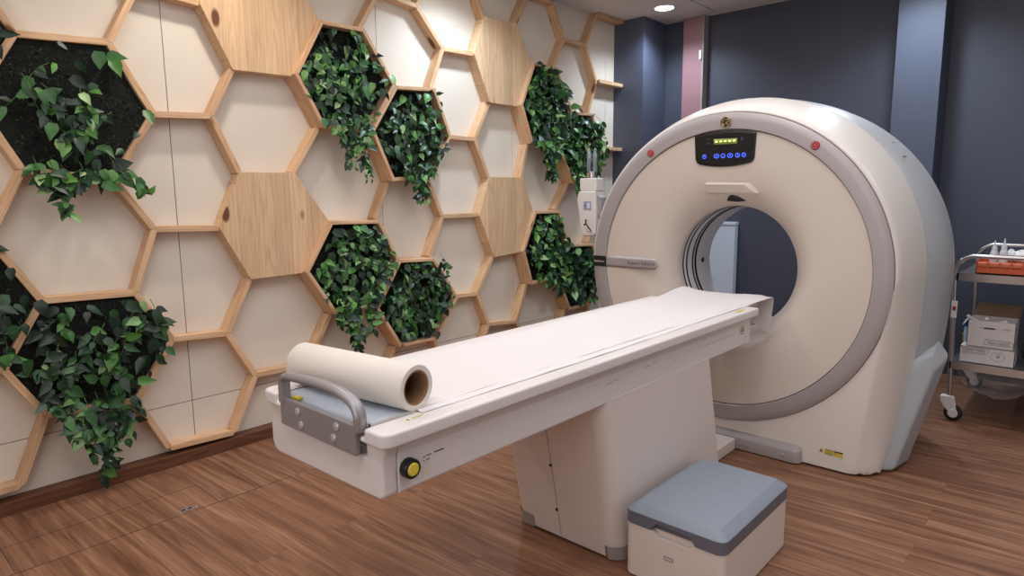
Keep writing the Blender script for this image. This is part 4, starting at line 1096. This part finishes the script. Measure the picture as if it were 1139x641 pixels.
# ------------------------------------------------------------ lamps
dl = [(.508, 3.963), (.42, 1.85), (.50, .15), (.55, -1.6), (2.45, 3.72), (2.3, 1.2), (2.6, -1.3), (4.2, 3.0), (4.2, .2)]
where = {0: 'round recessed ceiling downlight above the dark corner, in view'}
names_ = ['', 'above the middle of the honeycomb wall', 'above the near moss hexagons', 'nearest the front wall on the left', 'in front of the dark pilaster', 'over the patient table', 'behind the camera position', 'over the trolley', 'right of the table']
first = None
for i, (x, y) in enumerate(dl):
    t = thing('ceiling_downlight', where.get(i, 'round recessed ceiling downlight '+names_[i]), 'ceiling light', 'recessed ceiling downlights')
    t.location = (x, y, H)
    if first is None:
        MB().lathe([(.078, 0), (.088, -.004), (.09, -.001), (.09, 0.002), (.078, .002)], n=40, closed=True).build('lamp_rim', M_rim, t, smooth=True)
        MB().lathe([(.0775, .001), (.0775, -.002), (0, -.0025)], n=40).build('lamp_diffuser', M_lens, t, smooth=True)
        first = t
    else:
        for ch in first.children:
            c2 = ch.copy(); C.objects.link(c2); c2.parent = t
def spot(x, y, power, col, ang=110, blend=.8, r_=.07, tx=0, ty=0):
    l = bpy.data.lights.new('downlight_lamp', 'SPOT'); l.energy = power; l.color = col; l.spot_size = R(ang); l.spot_blend = blend; l.shadow_soft_size = r_
    o = bpy.data.objects.new('downlight_lamp', l); C.objects.link(o); o.location = (x, y, H-.02)
    o.rotation_euler = (R(tx), R(ty), 0)
COOL = (.72, .86, 1.0); WARM = (1, .92, .80); NEUT = (.97, .97, 1.0)
for (x, y), p_, c_ in zip(dl, (85, 90, 50, 40, 100, 18, 36, 45, 45), (COOL, COOL, WARM, WARM, COOL, NEUT, NEUT, COOL, NEUT)):
    spot(x, y, p_, c_, 140)
def area(loc, size, power, col, rot=(0, 0, 0), sy=None):  # unseen fill lights added to brighten the room, no fitting modelled
    l = bpy.data.lights.new('fill_light', 'AREA'); l.shape = 'RECTANGLE'; l.size = size; l.size_y = sy or size; l.energy = power; l.color = col
    o = bpy.data.objects.new('fill_light', l); C.objects.link(o); o.location = loc; o.rotation_euler = [R(a) for a in rot]
area((2.4, .9, H-.03), 2.6, 62, NEUT, sy=4.6)
area((5.2, 1.2, 1.8), 3.2, 18, (1, .97, .95), rot=(0, 82, 0), sy=1.8)
area((3.2, -2.6, 2.3), 2.6, 42, NEUT, rot=(66, 0, 14))

w = bpy.data.worlds.new('world'); w.use_nodes = True; w.node_tree.nodes['Background'].inputs[0].default_value = (.9, .95, 1, 1); w.node_tree.nodes['Background'].inputs[1].default_value = .3
bpy.context.scene.world = w

# ------------------------------------------------------------ camera
cam = bpy.data.cameras.new('camera'); co = bpy.data.objects.new('camera', cam); C.objects.link(co)
r_, u_, f_ = (Vector(a) for a in ([.74061, .67187, -.00911], [-.09069, .11338, .9894], [-.66579, .73194, -.1449]))
co.matrix_world = Matrix(((r_.x, u_.x, -f_.x, 3.5298), (r_.y, u_.y, -f_.y, -1.3763), (r_.z, u_.z, -f_.z, 1.4201), (0, 0, 0, 1)))
cam.sensor_width = 36; cam.lens = 36*722.666/1139; cam.clip_start = .05
bpy.context.scene.camera = co
sc = bpy.context.scene
sc.view_settings.view_transform = 'Standard'; sc.view_settings.look = 'None'; sc.view_settings.exposure = -.1
"""END"""
